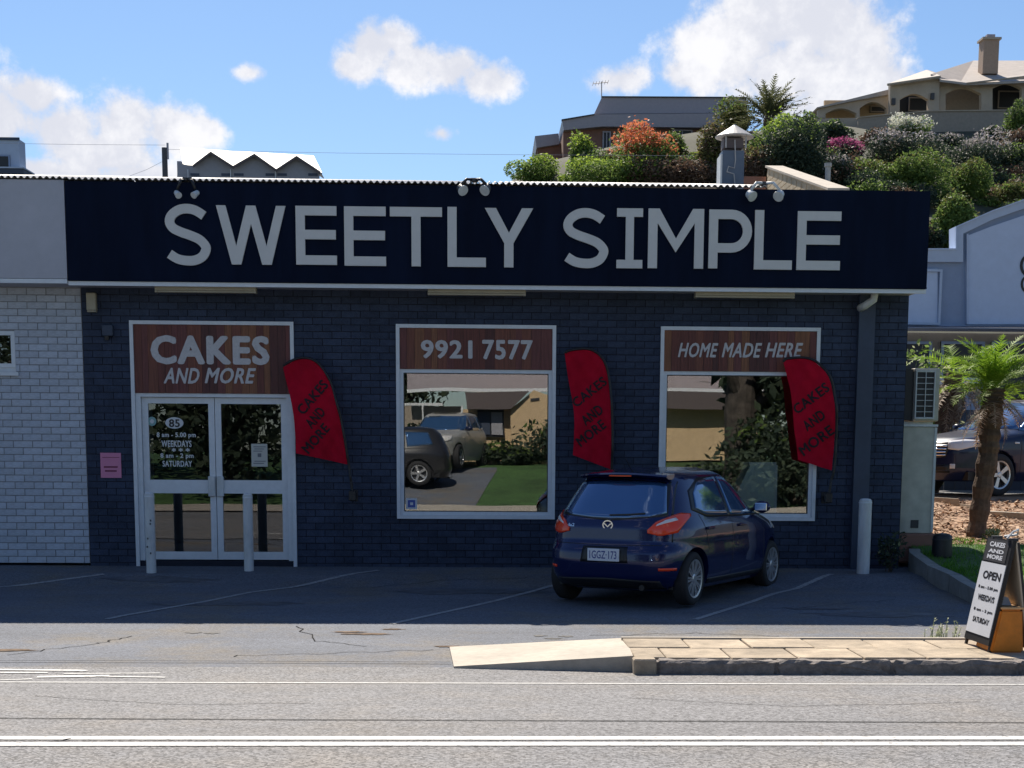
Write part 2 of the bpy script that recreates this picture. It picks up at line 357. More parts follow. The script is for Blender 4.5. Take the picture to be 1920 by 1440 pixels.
def box(bm, x0, x1, y0, y1, z0, z1, bev=0.0):
    r = bmesh.ops.create_cube(bm, size=1.0)
    vs = r['verts']
    for v in vs:
        v.co = Vector(((x0+x1)/2+v.co.x*(x1-x0), (y0+y1)/2+v.co.y*(y1-y0), (z0+z1)/2+v.co.z*(z1-z0)))
    if bev:
        es = list({e for v in vs for e in v.link_edges})
        bmesh.ops.bevel(bm, geom=es, offset=bev, segments=1, affect='EDGES')
    return bm
def nbox(*a, **k):
    bm = bmesh.new(); box(bm, *a, **k); return bm
def prism(bm, pts, y0, y1):
    """polygon of (x, z) extruded from y0 to y1"""
    a = [bm.verts.new((x, y0, z)) for x, z in pts]; b = [bm.verts.new((x, y1, z)) for x, z in pts]
    n = len(pts)
    bm.faces.new(a); bm.faces.new(b[::-1])
    for i in range(n): bm.faces.new((a[i], b[i], b[(i+1) % n], a[(i+1) % n]))
    bmesh.ops.recalc_face_normals(bm, faces=bm.faces)
    return bm
def hexa(bm, p):
    """box from 8 points: bottom 4 then top 4"""
    v = [bm.verts.new(q) for q in p]
    for f in ((0, 1, 2, 3), (4, 5, 6, 7), (0, 1, 5, 4), (1, 2, 6, 5), (2, 3, 7, 6), (3, 0, 4, 7)): bm.faces.new([v[i] for i in f])
    bmesh.ops.recalc_face_normals(bm, faces=bm.faces)
def tube(bm, pts, rad, seg=8, cap=True):
    pts = [Vector(p) for p in pts]
    rings = []
    for i, p in enumerate(pts):
        d = (pts[min(i+1, len(pts)-1)]-pts[max(i-1, 0)]).normalized()
        a = d.cross(Vector((0, 1, 0)) if abs(d.y) < .9 else Vector((1, 0, 0))).normalized(); b = d.cross(a)
        r = rad[i] if isinstance(rad, (list, tuple)) else rad
        rings.append([bm.verts.new(p+a*r*math.cos(2*math.pi*k/seg)+b*r*math.sin(2*math.pi*k/seg)) for k in range(seg)])
    for i in range(len(rings)-1):
        for k in range(seg): bm.faces.new((rings[i][k], rings[i][(k+1) % seg], rings[i+1][(k+1) % seg], rings[i+1][k]))
    if cap: bm.faces.new(rings[0][::-1]); bm.faces.new(rings[-1])
    return bm
def lathe(bm, prof, c, axis='z', seg=24):
    """profile of (radius, offset) turned about an axis through c"""
    rings = []
    for r, h in prof:
        ring = []
        for k in range(seg):
            a = 2*math.pi*k/seg; u, w = r*math.cos(a), r*math.sin(a)
            p = (u, w, h) if axis == 'z' else ((h, u, w) if axis == 'x' else (u, h, w))
            ring.append(bm.verts.new(Vector(c)+Vector(p)))
        rings.append(ring)
    for i in range(len(rings)-1):
        for k in range(seg): bm.faces.new((rings[i][k], rings[i][(k+1) % seg], rings[i+1][(k+1) % seg], rings[i+1][k]))
    bm.faces.new(rings[0]); bm.faces.new(rings[-1])
    bmesh.ops.recalc_face_normals(bm, faces=bm.faces)
    return bm
def text_mesh(name, s, size=1.0, bold=0.0, shear=0.0, extrude=0.0, spacing=1.0):
    cu = bpy.data.curves.new(name, 'FONT'); cu.body = s; cu.size = size; cu.offset = bold; cu.shear = shear
    cu.extrude = extrude; cu.align_x = 'CENTER'; cu.align_y = 'CENTER'; cu.space_character = spacing; cu.resolution_u = 3
    o = bpy.data.objects.new(name, cu); COL.objects.link(o)
    dg = bpy.context.evaluated_depsgraph_get(); dg.update()
    me = bpy.data.meshes.new_from_object(o.evaluated_get(dg))
    bpy.data.objects.remove(o); bpy.data.curves.remove(cu)
    return me
def text_fit(name, s, x0, x1, z0, z1, y, material, parent, bold=0.0, shear=0.0, depth=0.004, rot=0.0, fn=None):
    """text filling a rectangle on a facade plane y, facing the street"""
    me = text_mesh(name, s, 1.0, 0.0, shear, spacing=1.0+bold*2.6)
    co = np.array([v.co[:] for v in me.vertices]); fcs = [tuple(p.vertices) for p in me.polygons]; bpy.data.meshes.remove(me)
    sh = [(0, 0), (bold, 0), (-bold, 0), (0, bold*.8), (0, -bold*.8), (bold*.7, bold*.6), (-bold*.7, -bold*.6), (bold*.7, -bold*.6), (-bold*.7, bold*.6)]
    base = co; co = np.concatenate([base+np.array([a, b, 0]) for a, b in sh]); lay = np.repeat(np.arange(len(sh)), len(base))
    me = bpy.data.meshes.new(name); me.from_pydata(co.tolist(), [], [tuple(i+k*len(base) for i in f) for k in range(len(sh)) for f in fcs])
    lo, hi = co.min(0), co.max(0)
    u = (co[:, 0]-lo[0])/(hi[0]-lo[0]); w = (co[:, 1]-lo[1])/max(hi[1]-lo[1], 1e-6)
    X = x0+u*(x1-x0); Z = z0+w*(z1-z0)
    if rot:
        cx, cz = (x0+x1)/2, (z0+z1)/2; c, sn = math.cos(rot), math.sin(rot)
        X, Z = cx+(X-cx)*c-(Z-cz)*sn, cz+(X-cx)*sn+(Z-cz)*c
    for v, a, b, l_ in zip(me.vertices, X, Z, lay):
        v.co = (a, (y if fn is None else fn(a, b))-.00035*float(l_), b)
    bm = bmesh.new(); bm.from_mesh(me); bpy.data.meshes.remove(me)
    fs = list(bm.faces)
    ex = bmesh.ops.extrude_face_region(bm, geom=fs)
    vs = [g for g in ex['geom'] if isinstance(g, bmesh.types.BMVert)]
    bmesh.ops.translate(bm, verts=vs, vec=(0, -depth, 0))
    bmesh.ops.recalc_face_normals(bm, faces=bm.faces)
    return obj(name, bm, material, parent)

# ------------------------------------------------------------------ ground profile
PROF = [(-400, -.5), (-60, -.15), (-30, -.12), (-19, -.08), (-16, -.03), (-12.2, .04), (-9.7, -.09), (-9.0, -.15), (-6.5, -.19), (-3.0, -.165), (-1.6, -.13), (-0.9, -.035), (0.0, 0.0), (30, 0.0)]
def zg(y):
    for (a, za), (b, zb) in zip(PROF, PROF[1:]):
        if y <= b: return za+(zb-za)*(y-a)/(b-a)
    return PROF[-1][1]
def gnd(px, py, dz=0.0):
    d = ray(px, py); z = 0.0
    for _ in range(25):
        t = (z+dz-EYE.z)/d.z; p = EYE+d*t; z = .5*z+.5*zg(p.y)
    return p
def sheet(name, x0, x1, ys, dz, material, parent=None, nx=2, xfun=None):
    V, Fc = [], []
    for y in ys:
        for i in range(nx):
            V.append((x0+(x1-x0)*i/(nx-1), y, zg(y)+dz))
    for j in range(len(ys)-1):
        for i in range(nx-1):
            a = j*nx+i; Fc.append((a, a+1, a+nx+1, a+nx))
    return raw(name, V, Fc, material, parent)
def strip(name, pts, width, dz, material, parent, taper=1.0):
    """painted line on the ground through world points"""
    V, Fc = [], []
    P = []
    for a, b in zip(pts, pts[1:]):
        for k in range(10): P.append(a.lerp(b, k/10))
    P.append(pts[-1])
    for i, p in enumerate(P):
        d = (P[min(i+1, len(P)-1)]-P[max(i-1, 0)]); n = Vector((-d.y, d.x, 0)).normalized()*width/2
        for s in (1, -1):
            q = p+n*s; V.append((q.x, q.y, zg(q.y)+dz))
    for i in range(len(P)-1): Fc.append((2*i, 2*i+1, 2*i+3, 2*i+2))
    return raw(name, V, Fc, material, parent)

# ------------------------------------------------------------------ ground, road, parking area
big = sheet('ground', -400, 400, [-400, -120, -60, -30, -19, -16, -12.2, -9.7, -9, -6.5, -3, -1.6, -.9, 0, 12, 22], -0.03, M_asph, nx=3)
tag(big, kind='structure')
park = sheet('parking_area', -40, 16, [-8.25, -6.5, -3, -1.6, -.9, 0.3], -0.012, M_asph); tag(park, kind='structure')
road = sheet('road', -120, 120, [-17.2, -16, -12.2, -9.7, -9, -8.25], 0.0, M_road); tag(road, kind='structure')
def line_px(name, pxs, width, material, parent, dz=0.004):
    return strip(name, [gnd(*p) for p in pxs], width, dz, material, parent)
line_px('edge_line', [(-300, 1279), (960, 1282), (2200, 1285)], 0.075, M_paint, road)
line_px('centre_line', [(-300, 1384.5), (960, 1385), (2200, 1384.5)], 0.085, M_paint, road)
line_px('centre_line', [(-300, 1396.5), (960, 1396), (2200, 1395.5)], 0.085, M_paint, road)
line_px('tar_seam', [(-300, 1346), (500, 1350), (1300, 1353), (2200, 1357)], 0.022, M_seam, road)
line_px('tar_seam', [(-300, 1238), (400, 1240), (845, 1242)], 0.02, M_seam, road, .003)
for pts, w in (([(-40, 1256), (150, 1258), (160, 1259)], .07), ([(-40, 1262), (90, 1262)], .05), ([(70, 1270), (205, 1268)], .09), ([(120, 1264), (300, 1263)], .035), ([(180, 1269), (310, 1271)], .04), ([(-40, 1277), (60, 1274)], .05)):
    line_px('worn_marking', pts, w, M_paint, road, .005)
for pts in ([(-120, 1115), (0, 1099), (195, 1075)], [(200, 1159), (235, 1152), (470, 1109), (710, 1068)], [(735, 1168), (770, 1160), (1030, 1098), (1180, 1070)], [(1303, 1160), (1450, 1112), (1560, 1075)]):
    line_px('bay_line', pts, 0.07, M_paintold, park, -.007)
def blotch(name, px, py, rx, ry, material, parent, dz, n=22, seed=0):
    r = random.Random(seed); c = gnd(px, py); V = [(c.x, c.y, zg(c.y)+dz)]
    for k in range(n):
        a = 2*math.pi*k/n; q = 1+r.uniform(-.35, .35); x, y = c.x+rx*q*math.cos(a), c.y+ry*q*math.sin(a)
        V.append((x, y, zg(y)+dz))
    return raw(name, V, [(0, 1+k, 1+(k+1) % n) for k in range(n)], material, parent)
M_patch = mat('dark asphalt patch', (0.05, 0.05, 0.052), 0.8, var=.4, vscale=20)
M_dirt = mat('brown road dirt', (0.15, 0.11, 0.08), 0.95, spec=.1, var=.5, vscale=14)
for i, (px, py, rx, ry) in enumerate([(362, 1184, .07, .05), (397, 1185, .07, .05), (1012, 1190, .06, .05), (1062, 1191, .07, .05), (1037, 1195, .1, .03), (1390, 1198, .07, .04)]):
    blotch('tar_patch', px, py, rx, ry, M_patch, park, -.008, seed=i)
for i, (px, py, rx, ry) in enumerate([(655, 1183, .16, .05), (690, 1187, .22, .06), (735, 1178, .12, .04), (10, 1217, .30, .07), (840, 1210, .10, .07)]):
    blotch('dirt_patch', px, py, rx, ry, M_dirt, park, -.007, seed=40+i)
line_px('road_crack', [(92, 1392.5), (110, 1390), (133, 1386)], 0.012, M_seam, road, .005)

def crack(pts, seed, w=.012):
    r = random.Random(seed); P = []
    for a, b in zip(pts, pts[1:]):
        for k in range(9):
            f = k/9; P.append((a[0]+(b[0]-a[0])*f+r.uniform(-9, 9), a[1]+(b[1]-a[1])*f+r.uniform(-1.2, 1.2)))
    return strip('crack', [gnd(*p) for p in P], w, -.008 if pts[0][1] < 1236 else .003, M_seam, park if pts[0][1] < 1236 else road)
crack([(20, 1225), (180, 1205), (260, 1190)], 1); crack([(430, 1228), (640, 1222), (830, 1216)], 2); crack([(560, 1172), (590, 1200), (700, 1210)], 3); crack([(1110, 1190), (1300, 1185), (1480, 1192)], 4)
crack([(1300, 1140), (1500, 1138), (1700, 1120)], 5, .009); crack([(60, 1305), (340, 1322), (620, 1318)], 6, .008); crack([(1180, 1310), (1500, 1325), (1890, 1316)], 7, .008); crack([(700, 1100), (860, 1085), (1010, 1082)], 8, .009)
for i, (px, py, rx, ry) in enumerate([(870, 1108, .9, .25), (430, 1130, .8, .2), (1540, 1140, .35, .06), (1640, 1150, .7, .22), (300, 1085, .6, .15)]):
    blotch('oil_stain', px, py, rx, ry, mat('oily asphalt', (.085, .09, .105), .6, var=.5, vscale=6), park, -.0085, seed=70+i)
# raised footpath nib: ramp, pavers, kerb
isl = bpy.data.objects.new('footpath', None); COL.objects.link(isl); WORLD['footpath'] = Vector((0, 0, 0)); tag(isl, kind='structure')
bl, br = gnd(843, 1217), gnd(1172, 1198, .11); fl, fr_ = gnd(851, 1253), gnd(1187, 1232, .11)
frb = gnd(1187, 1250); 
bm = bmesh.new()
hexa(bm, [(fl.x, fl.y, fl.z-.1), (frb.x, fr_.y, frb.z-.1), (br.x, br.y, -.3), (bl.x, bl.y, -.3),
          (fl.x, fl.y, zg(fl.y)+.015), (fr_.x, fr_.y, zg(fr_.y)+.12), (br.x, br.y, zg(br.y)+.12), (bl.x, bl.y, zg(bl.y)+.02)])
obj('concrete_ramp', bm, M_conc, isl)
KT = .11
x0i, x1i = fr_.x+.01, 4.35
yb = gnd(1500, 1203, KT).y; yf = gnd(1500, 1237, KT).y
zt = zg(yf)+KT
bm = nbox(x0i, x1i, yf+.01, yb-.01, zt-.35, zt-.02); obj('paver_bed', bm, M_kerb, isl)
# two rows of pavers with open joints
rows = [(yf+.13, yf+.13+(yb-yf-.13)*.5), (yf+.13+(yb-yf-.13)*.5, yb)]
for r, (ya, yc) in enumerate(rows):
    x = x0i + (0.0 if r else 0.24)
    if r == 0:
        obj('paver', nbox(x0i+.006, x-.006, ya+.006, yc-.006, zt-.05, zt, bev=.006), M_paver, isl)
    while x < x1i-.1:
        w = min(.50+random.uniform(-.02, .02), x1i-x); dz = random.uniform(-.006, .006)
        obj('paver', nbox(x+.007, x+w-.007, ya+.006, yc-.006, zt-.05, zt+dz, bev=.006), M_paver, isl); x += w
x = x0i
obj('kerb_stone', nbox(x-.02, x+.15, yf-.02, yf+.125, zt-.4, zt+.004, bev=.01), M_paver, isl); x += .16
while x < 4.2:
    w = .9+random.uniform(-.05, .1)
    bm = nbox(x, x+w-.008, yf-.005, yf+.12, zt-.4, zt-.004, bev=.02)
    bmesh.ops.subdivide_edges(bm, edges=[e for e in bm.edges if e.calc_length() > .3], cuts=12)
    for v in bm.verts:
        if v.co.z > zt-.03: v.co.z += random.uniform(-.012, .004)
        v.co.y += random.uniform(-.012, .008)
    obj('kerb_stone', bm, M_kerb, isl); x += w
obj('kerb_line', nbox(x0i, x1i, yb, yb+.05, zt-.3, zt+.012), M_conc, isl)
bm = bmesh.new(); lathe(bm, [(.30, zt-.4), (.30, zt-.02), (.27, zt-.006)], (4.25, yf+.3, 0), seg=20); obj('kerb_end', bm, M_kerb, isl)

# raised garden on the right
GP = [(-8, -.10), (-6, -.09), (-4, -.075), (-2.4, -.01), (-1, .09), (0, .21), (1.5, .34), (6.6, .73), (30, .74)]
def zgd(y):
    for (a, za), (b, zb) in zip(GP, GP[1:]):
        if y <= b: return za+(zb-za)*(y-a)/(b-a)
    return .74
gk = [gnd(1690, 1057), gnd(1715, 1068), gnd(1750, 1088), gnd(1790, 1108), gnd(1828, 1127)]
gk = [Vector((p.x, p.y, 0)) for p in gk]; gk[0].y = -.0; gk.append(Vector((gk[-1].x-.02, gk[-1].y-1.2, 0))); gk.append(Vector((gk[-1].x-.1, -7.3, 0)))
gk.insert(0, Vector((5.41, 0.6, 0)))
def kerbx(y):
    for a, b in zip(gk, gk[1:]):
        if b.y <= y <= a.y: return a.x+(b.x-a.x)*(y-a.y)/(b.y-a.y+1e-9)
    return 5.42 if y > 0 else gk[-1].x
V, Fc = [], []; ys = [-7.3+.25*i for i in range(int((8.0+7.3)/.25)+1)]; NX = 30
for y in ys:
    xa = kerbx(y)+.06
    for i in range(NX):
        x = xa+(24-xa)*(i/(NX-1))**1.5
        V.append((x, y, zgd(y)+(0 if i == 0 else random.uniform(-.02, .02))))
for j in range(len(ys)-1):
    for i in range(NX-1):
        a = j*NX+i; Fc.append((a, a+1, a+NX+1, a+NX))
gar = raw('garden_ground', V, Fc, M_mulch, smooth=True); tag(gar, kind='structure')
V2 = [(x, y, z+.022) for x, y, z in V if y < .62]; nr = len(V2)//NX
turf = raw('turf', V2, [(j*NX+i, j*NX+i+1, (j+1)*NX+i+1, (j+1)*NX+i) for j in range(nr-1) for i in range(NX-1)], M_turf, smooth=True); tag(turf, kind='structure')
kb = bpy.data.objects.new('garden_kerb', None); COL.objects.link(kb); WORLD['garden_kerb'] = Vector((0, 0, 0)); tag(kb, kind='structure')
for a, b in zip(gk[1:], gk[2:]):
    n = max(1, int((b-a).length/.45))
    for k in range(n):
        p, q = a.lerp(b, k/n), a.lerp(b, (k+.97)/n); d = (q-p).normalized(); nn = Vector((-d.y, d.x, 0))*.07
        if nn.x < 0: nn = -nn
        z0, z1, z2_ = zg(p.y)-.1, zgd(p.y)+.03, zgd(q.y)+.03
        bm = bmesh.new(); hexa(bm, [(p-nn)+Vector((0, 0, z0)), (q-nn)+Vector((0, 0, z0)), (q+nn)+Vector((0, 0, z0)), (p+nn)+Vector((0, 0, z0)),
                                    (p-nn)+Vector((0, 0, z1)), (q-nn)+Vector((0, 0, z2_)), (q+nn)+Vector((0, 0, z2_)), (p+nn)+Vector((0, 0, z1))])
        obj('kerb_stone', bm, M_kerbg, kb)
lot = raw('car_park', [(5.42, 8.0, .70), (60, 8.0, .70), (60, 26, .75), (5.42, 26, .75)], [(0, 1, 2, 3)], M_road); tag(lot, kind='structure')
# pale concrete edging and path by the parked suv
ca, cb = at(1748, 914, 5.2), at(1842, 930, 3.6)
def slab_px(name, P, z0, z1, material, parent=None):
    bm = bmesh.new(); hexa(bm, [(x, y, z0) for x, y in P]+[(x, y, z1) for x, y in P]); return obj(name, bm, material, parent)
o = bpy.data.objects.new('path_edging', None); COL.objects.link(o); WORLD['path_edging'] = Vector((0, 0, 0)); tag(o, kind='structure'); edging = o
for (pa, pb, Ya, Yb, w) in ((1740, 1800, 6.0, 5.0, .22), (1800, 1850, 5.0, 3.9, .22), (1850, 1930, 3.9, 3.1, .3), (1930, 2010, 3.1, 2.9, .3)):
    A, B = at(pa, 915, Ya), at(pb, 915, Yb)
    slab_px('kerb_stone', [(A.x, A.y), (B.x, B.y), (B.x, B.y+w), (A.x, A.y+w)], zgd((Ya+Yb)/2)-.1, zgd((Ya+Yb)/2)+.09, M_conc, edging)

# grass and bark chips
def in_grass(x, y):
    return kerbx(y)+.1 < x and -7.0 < y < .7+.25*math.sin(x*2.3)+.15*math.sin(x*5.1) and x < 14
V, Fc = [], []
cnt = 0
while cnt < 42000:
    y = random.uniform(-7, 1.1); x = kerbx(y)+random.random()**1.6*8
    if not in_grass(x, y): continue
    z = zgd(y)+.005; h = random.uniform(.03, .075); a = random.uniform(0, math.pi); w = .006
    lx, ly = random.gauss(0, .02), random.gauss(0, .02)
    i = len(V); V += [(x-w*math.cos(a), y-w*math.sin(a), z), (x+w*math.cos(a), y+w*math.sin(a), z), (x+lx, y+ly, z+h)]; Fc.append((i, i+1, i+2)); cnt += 1
g = raw('grass', V, Fc, L_grass); tag(g, 'short green grass growing between the garden kerb and the bark mulch', 'grass', kind='stuff')
V, Fc = [], []
for _ in range(9000):
    y = random.uniform(.4, 6); x = 5.45+random.random()**1.4*8
    z = zgd(y)+random.uniform(.0, .03); a = random.uniform(0, 6.28); l, w = random.uniform(.02, .09), random.uniform(.006, .022)
    dx, dy, px_, py_ = l*math.cos(a), l*math.sin(a), -w*math.sin(a), w*math.cos(a); t = random.gauss(0, .014)
    i = len(V); V += [(x-dx-px_, y-dy-py_, z-t), (x+dx-px_, y+dy-py_, z+t), (x+dx+px_, y+dy+py_, z+t+.004), (x-dx+px_, y-dy+py_, z-t+.004)]; Fc.append((i, i+1, i+2, i+3))
g = raw('bark_chips', V, Fc, L_chip); tag(g, 'dry orange brown bark chips and fallen leaves under the palms', 'mulch', kind='stuff')

# ------------------------------------------------------------------ brick walls
BL, BH, BD = .230, .076, .10
def cuboid_data(name, m):
    bm = bmesh.new(); box(bm, -.5, .5, -.5, .5, -.5, .5); me = bpy.data.meshes.new(name); bm.to_mesh(me); bm.free(); me.materials.append(m); return me
def brick_wall(parent, x0, x1, z0, z1, openings, m, mortar, focus, limit=300, seed=1):
    """running-bond wall on the plane y=0; the mortar face is recessed behind the bricks"""
    r = random.Random(seed)
    bm = bmesh.new()
    xs = sorted({x0, x1, *[o[0] for o in openings], *[o[1] for o in openings]}); zs = sorted({z0, z1, *[o[2] for o in openings], *[o[3] for o in openings]})
    for xa, xb in zip(xs, xs[1:]):
        for za, zb in zip(zs, zs[1:]):
            cx, cz = (xa+xb)/2, (za+zb)/2
            if any(o[0] < cx < o[1] and o[2] < cz < o[3] for o in openings): continue
            box(bm, xa, xb, .009, .22, za, zb)
    bmesh.ops.remove_doubles(bm, verts=bm.verts, dist=1e-5)
    wall = obj('wall', bm, mortar, parent)
    data = cuboid_data('brick', m); L = []
    row = 0; z = z0
    while z < z1-.02:
        h = min(BH, z1-z-.003); x = x0-(.12 if row % 2 else 0.0)
        while x < x1:
            segs = [(max(x, x0)+.004, min(x+BL+.01, x1)-.006)]
            for o in openings:
                if z+h*.5 > o[2] and z+h*.5 < o[3]:
                    ns = []
                    for a, b in segs:
                        if b <= o[0] or a >= o[1]: ns.append((a, b)); continue
                        if a < o[0]: ns.append((a, o[0]))
                        if b > o[1]: ns.append((o[1], b))
                    segs = ns
            for a, b in segs:
                if b-a > .012: L.append((a, b, z, z+h))
            x += .240
        z += .086; row += 1
    L.sort(key=lambda q: abs((q[0]+q[1])/2-focus[0])+.6*abs((q[2]+q[3])/2-focus[1]))
    for a, b, za, zb in L[:limit]:
        o = bpy.data.objects.new('brick', data); COL.objects.link(o); o.parent = wall
        jy = r.uniform(-.0022, .0022)
        o.location = ((a+b)/2, BD/2+jy, (za+zb)/2+r.uniform(-.0012, .0012)); o.scale = (b-a, BD, zb-za); o.rotation_euler = (0, r.uniform(-.004, .004), r.uniform(-.004, .004))
        o.location -= WORLD['wall'] if wall.name == 'wall' else WORLD[wall.name]
    if len(L) > limit:
        bm = bmesh.new()
        for a, b, za, zb in L[limit:]:
            jy = r.uniform(-.0022, .0022); jz = r.uniform(-.0012, .0012); box(bm, a, b, jy, BD+jy, za+jz, zb+jz)
        s = obj('bricks', bm, m, wall); s['kind'] = 'stuff'
    return wall
def rect(px0, py0, px1, py1, Y=0.0):
    a, b = at(px0, py0, Y), at(px1, py1, Y); return (min(a.x, b.x), max(a.x, b.x), min(a.z, b.z), max(a.z, b.z))

XL, XR = -5.045, 5.40
WALLTOP = 3.46
DO = (-4.455, -2.405, .045, 3.06); W2 = (-1.12, .905, .60, 3.045); W3 = (2.235, 4.275, .595, 3.045)
shop = thing('shop_building', (0.2, 0, 0), 'single storey navy painted brick cake shop with two big windows and double doors', 'building')
def solid_wall(name, parent, m, *b):
    return obj(name, nbox(*b), m, parent)
brick_wall(shop, XL, XR, -.06, WALLTOP, [(DO[0], DO[1], -.06, DO[3]), W2, W3], M_navybrick, M_navymortar, (1.57, 2.4), 300, 3)
solid_wall('side_wall', shop, M_navybrick, XR-.2, XR, .225, 9.5, -.06, WALLTOP)
solid_wall('rear_wall', shop, M_navybrick, XL, XR-.21, 9.3, 9.5, -.06, WALLTOP)
# shop interior seen dimly through the glass
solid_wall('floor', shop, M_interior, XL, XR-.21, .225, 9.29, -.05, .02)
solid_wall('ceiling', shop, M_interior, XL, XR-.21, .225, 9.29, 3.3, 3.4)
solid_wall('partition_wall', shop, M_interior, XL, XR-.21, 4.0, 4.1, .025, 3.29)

white = thing('white_brick_shop', (-9, 0, 0), 'white painted brick building with pale grey fascia adjoining the navy shop', 'building')
WW = rect(-60, 620, 30, 697)
WW = (-7.1, WW[1], WW[2], WW[3])
brick_wall(white, -14.0, XL-.004, 0.015, 3.50, [WW], M_whitebrick, M_whitemortar, (-5.2, 1.9), 300, 8)
solid_wall('rear_wall', white, M_whitebrick, -14, XL-.01, 9.3, 9.5, -.05, 3.5)
solid_wall('side_wall', white, M_whitebrick, -14.2, -14.0, 0, 9.5, -.05, 3.5)
solid_wall('room_backing', white, M_interior, -13.9, XL-.21, 1.2, 1.3, .0, 3.4)
wf = obj('window', nbox(WW[0]+.001, WW[1]-.001, .02, .06, WW[2], WW[2]+.05), M_white, white)
WORLD[wf.name] = Vector((0, 0, 0)); wf.location = -WORLD['white_brick_shop']
def frame_bm(r, t, y0, y1, tb=None):
    tb = tb or t
    bm = bmesh.new(); x0, x1, z0, z1 = r
    box(bm, x0, x0+t, y0, y1, z0, z1); box(bm, x1-t, x1, y0, y1, z0, z1); box(bm, x0+t, x1-t, y0, y1, z1-t, z1); box(bm, x0+t, x1-t, y0, y1, z0, z0+tb)
    return bm
obj('frame', frame_bm((WW[0], WW[1]-.001, WW[2]+.051, WW[3]-.001), .05, .0, .07), M_white, wf)
obj('pane', nbox(WW[0]+.05, WW[1]-.05, .045, .05, WW[2]+.1, WW[3]-.05), M_glassd, wf)
obj('sill', nbox(WW[0]-.05, WW[1]+.04, -.05, -.004, WW[2]-.05, WW[2]-.004), M_white, wf)

# fascia, soffit, roof
YF = -.55
fr1 = rect(121, 341, 1750, 541, YF)
FZ1, FZ0 = 4.655, at(960, 534, YF).z
FXL, FXR = at(124, 430, YF).x, at(1741, 450, YF).x
sign = thing('shop_fascia_sign', ((FXL+FXR)/2, YF, FZ0), 'long navy fascia sign with pale grey capitals across the shop front', 'sign')
obj('board', nbox(FXL, FXR, YF, YF+.05, FZ0, FZ1), M_fascia, sign)
obj('end_panel', nbox(FXR-.05, FXR-.001, YF+.053, YF+1.2, FZ0+.002, FZ1-.002), M_fascia, sign)
obj('edge_trim', nbox(FXL, FXR, YF-.012, YF-.002, FZ0-.002, FZ0+.018), M_fascia, sign)
fas = obj('fascia', nbox(-14.4, FXL-.008, YF-.005, YF+.05, FZ0+.02, FZ1+.01), M_fasciaw, white)
obj('soffit', nbox(-14.4, XL-.01, YF+.055, -.006, FZ0-.03, FZ0+.01), M_fasciaw, white)
obj('soffit_trim', nbox(-14.4, FXL-.01, YF-.002, YF+.05, FZ0-.035, FZ0+.015), M_white, white)
obj('soffit', nbox(XL-.005, FXR-.06, YF+.055, -.006, FZ0-.03, FZ0+.01), M_fasciaw, shop)
obj('soffit_trim', nbox(FXL, FXR, YF+.012, YF+.05, FZ0-.055, FZ0-.006), M_white, shop)
# joints between the sheets of the sign board
for px in (528, 935, 1345):
    x = at(px, 440, YF).x; obj('sheet_joint', nbox(x-.003, x+.003, YF-.003, YF-.0005, FZ0+.02, FZ1), M_fascia, sign)
# corrugated roof
def corrugated(name, x0, x1, y0, y1, z0, z1, m, parent, pitch=.076, amp=.015):
    n = int((x1-x0)/pitch*6); V, Fc = [], []
    for (y, z) in ((y0, z0), (y1, z1)):
        for k in range(n+1):
            x = x0+(x1-x0)*k/n; w = math.sin(2*math.pi*(x-x0)/pitch)*amp
            V += [(x, y, z+w+.004), (x, y, z+w-.004)]
    N = 2*(n+1)
    for k in range(n):
        a = 2*k; Fc += [(a, a+2, N+a+2, N+a), (a+1, N+a+1, N+a+3, a+3), (a, a+1, a+3, a+2), (N+a, N+a+2, N+a+3, N+a+1)]
    return raw(name, V, Fc, m, parent)
RS = math.tan(math.radians(10.4))
corrugated('roof_sheet', XL, at(1437, 352, YF).x, YF-.03, 3.2, FZ1+.028, FZ1+.028+3.7*RS*.93, M_zinc, shop)
corrugated('roof_sheet', -14.4, XL-.003, YF-.03, 3.2, FZ1+.036, FZ1+.036+3.7*RS*.93, M_zinc, white)
xr = at(1437, 352, YF).x
raw('rear_roof', [(XL, 3.21, 5.3), (xr, 3.21, 5.3), (xr, 9.7, 4.0), (XL, 9.7, 4.0)], [(0, 1, 2, 3)], M_zinc, shop)
raw('rear_roof', [(-14.4, 3.21, 5.3), (XL-.01, 3.21, 5.3), (XL-.01, 9.7, 4.0), (-14.4, 9.7, 4.0)], [(0, 1, 2, 3)], M_zinc, white)
raw('flat_roof', [(xr, YF+.06, 4.5), (FXR-.06, YF+.06, 4.5), (FXR-.06, 9.7, 3.9), (xr, 9.7, 3.9)], [(0, 1, 2, 3)], M_zinc, shop)
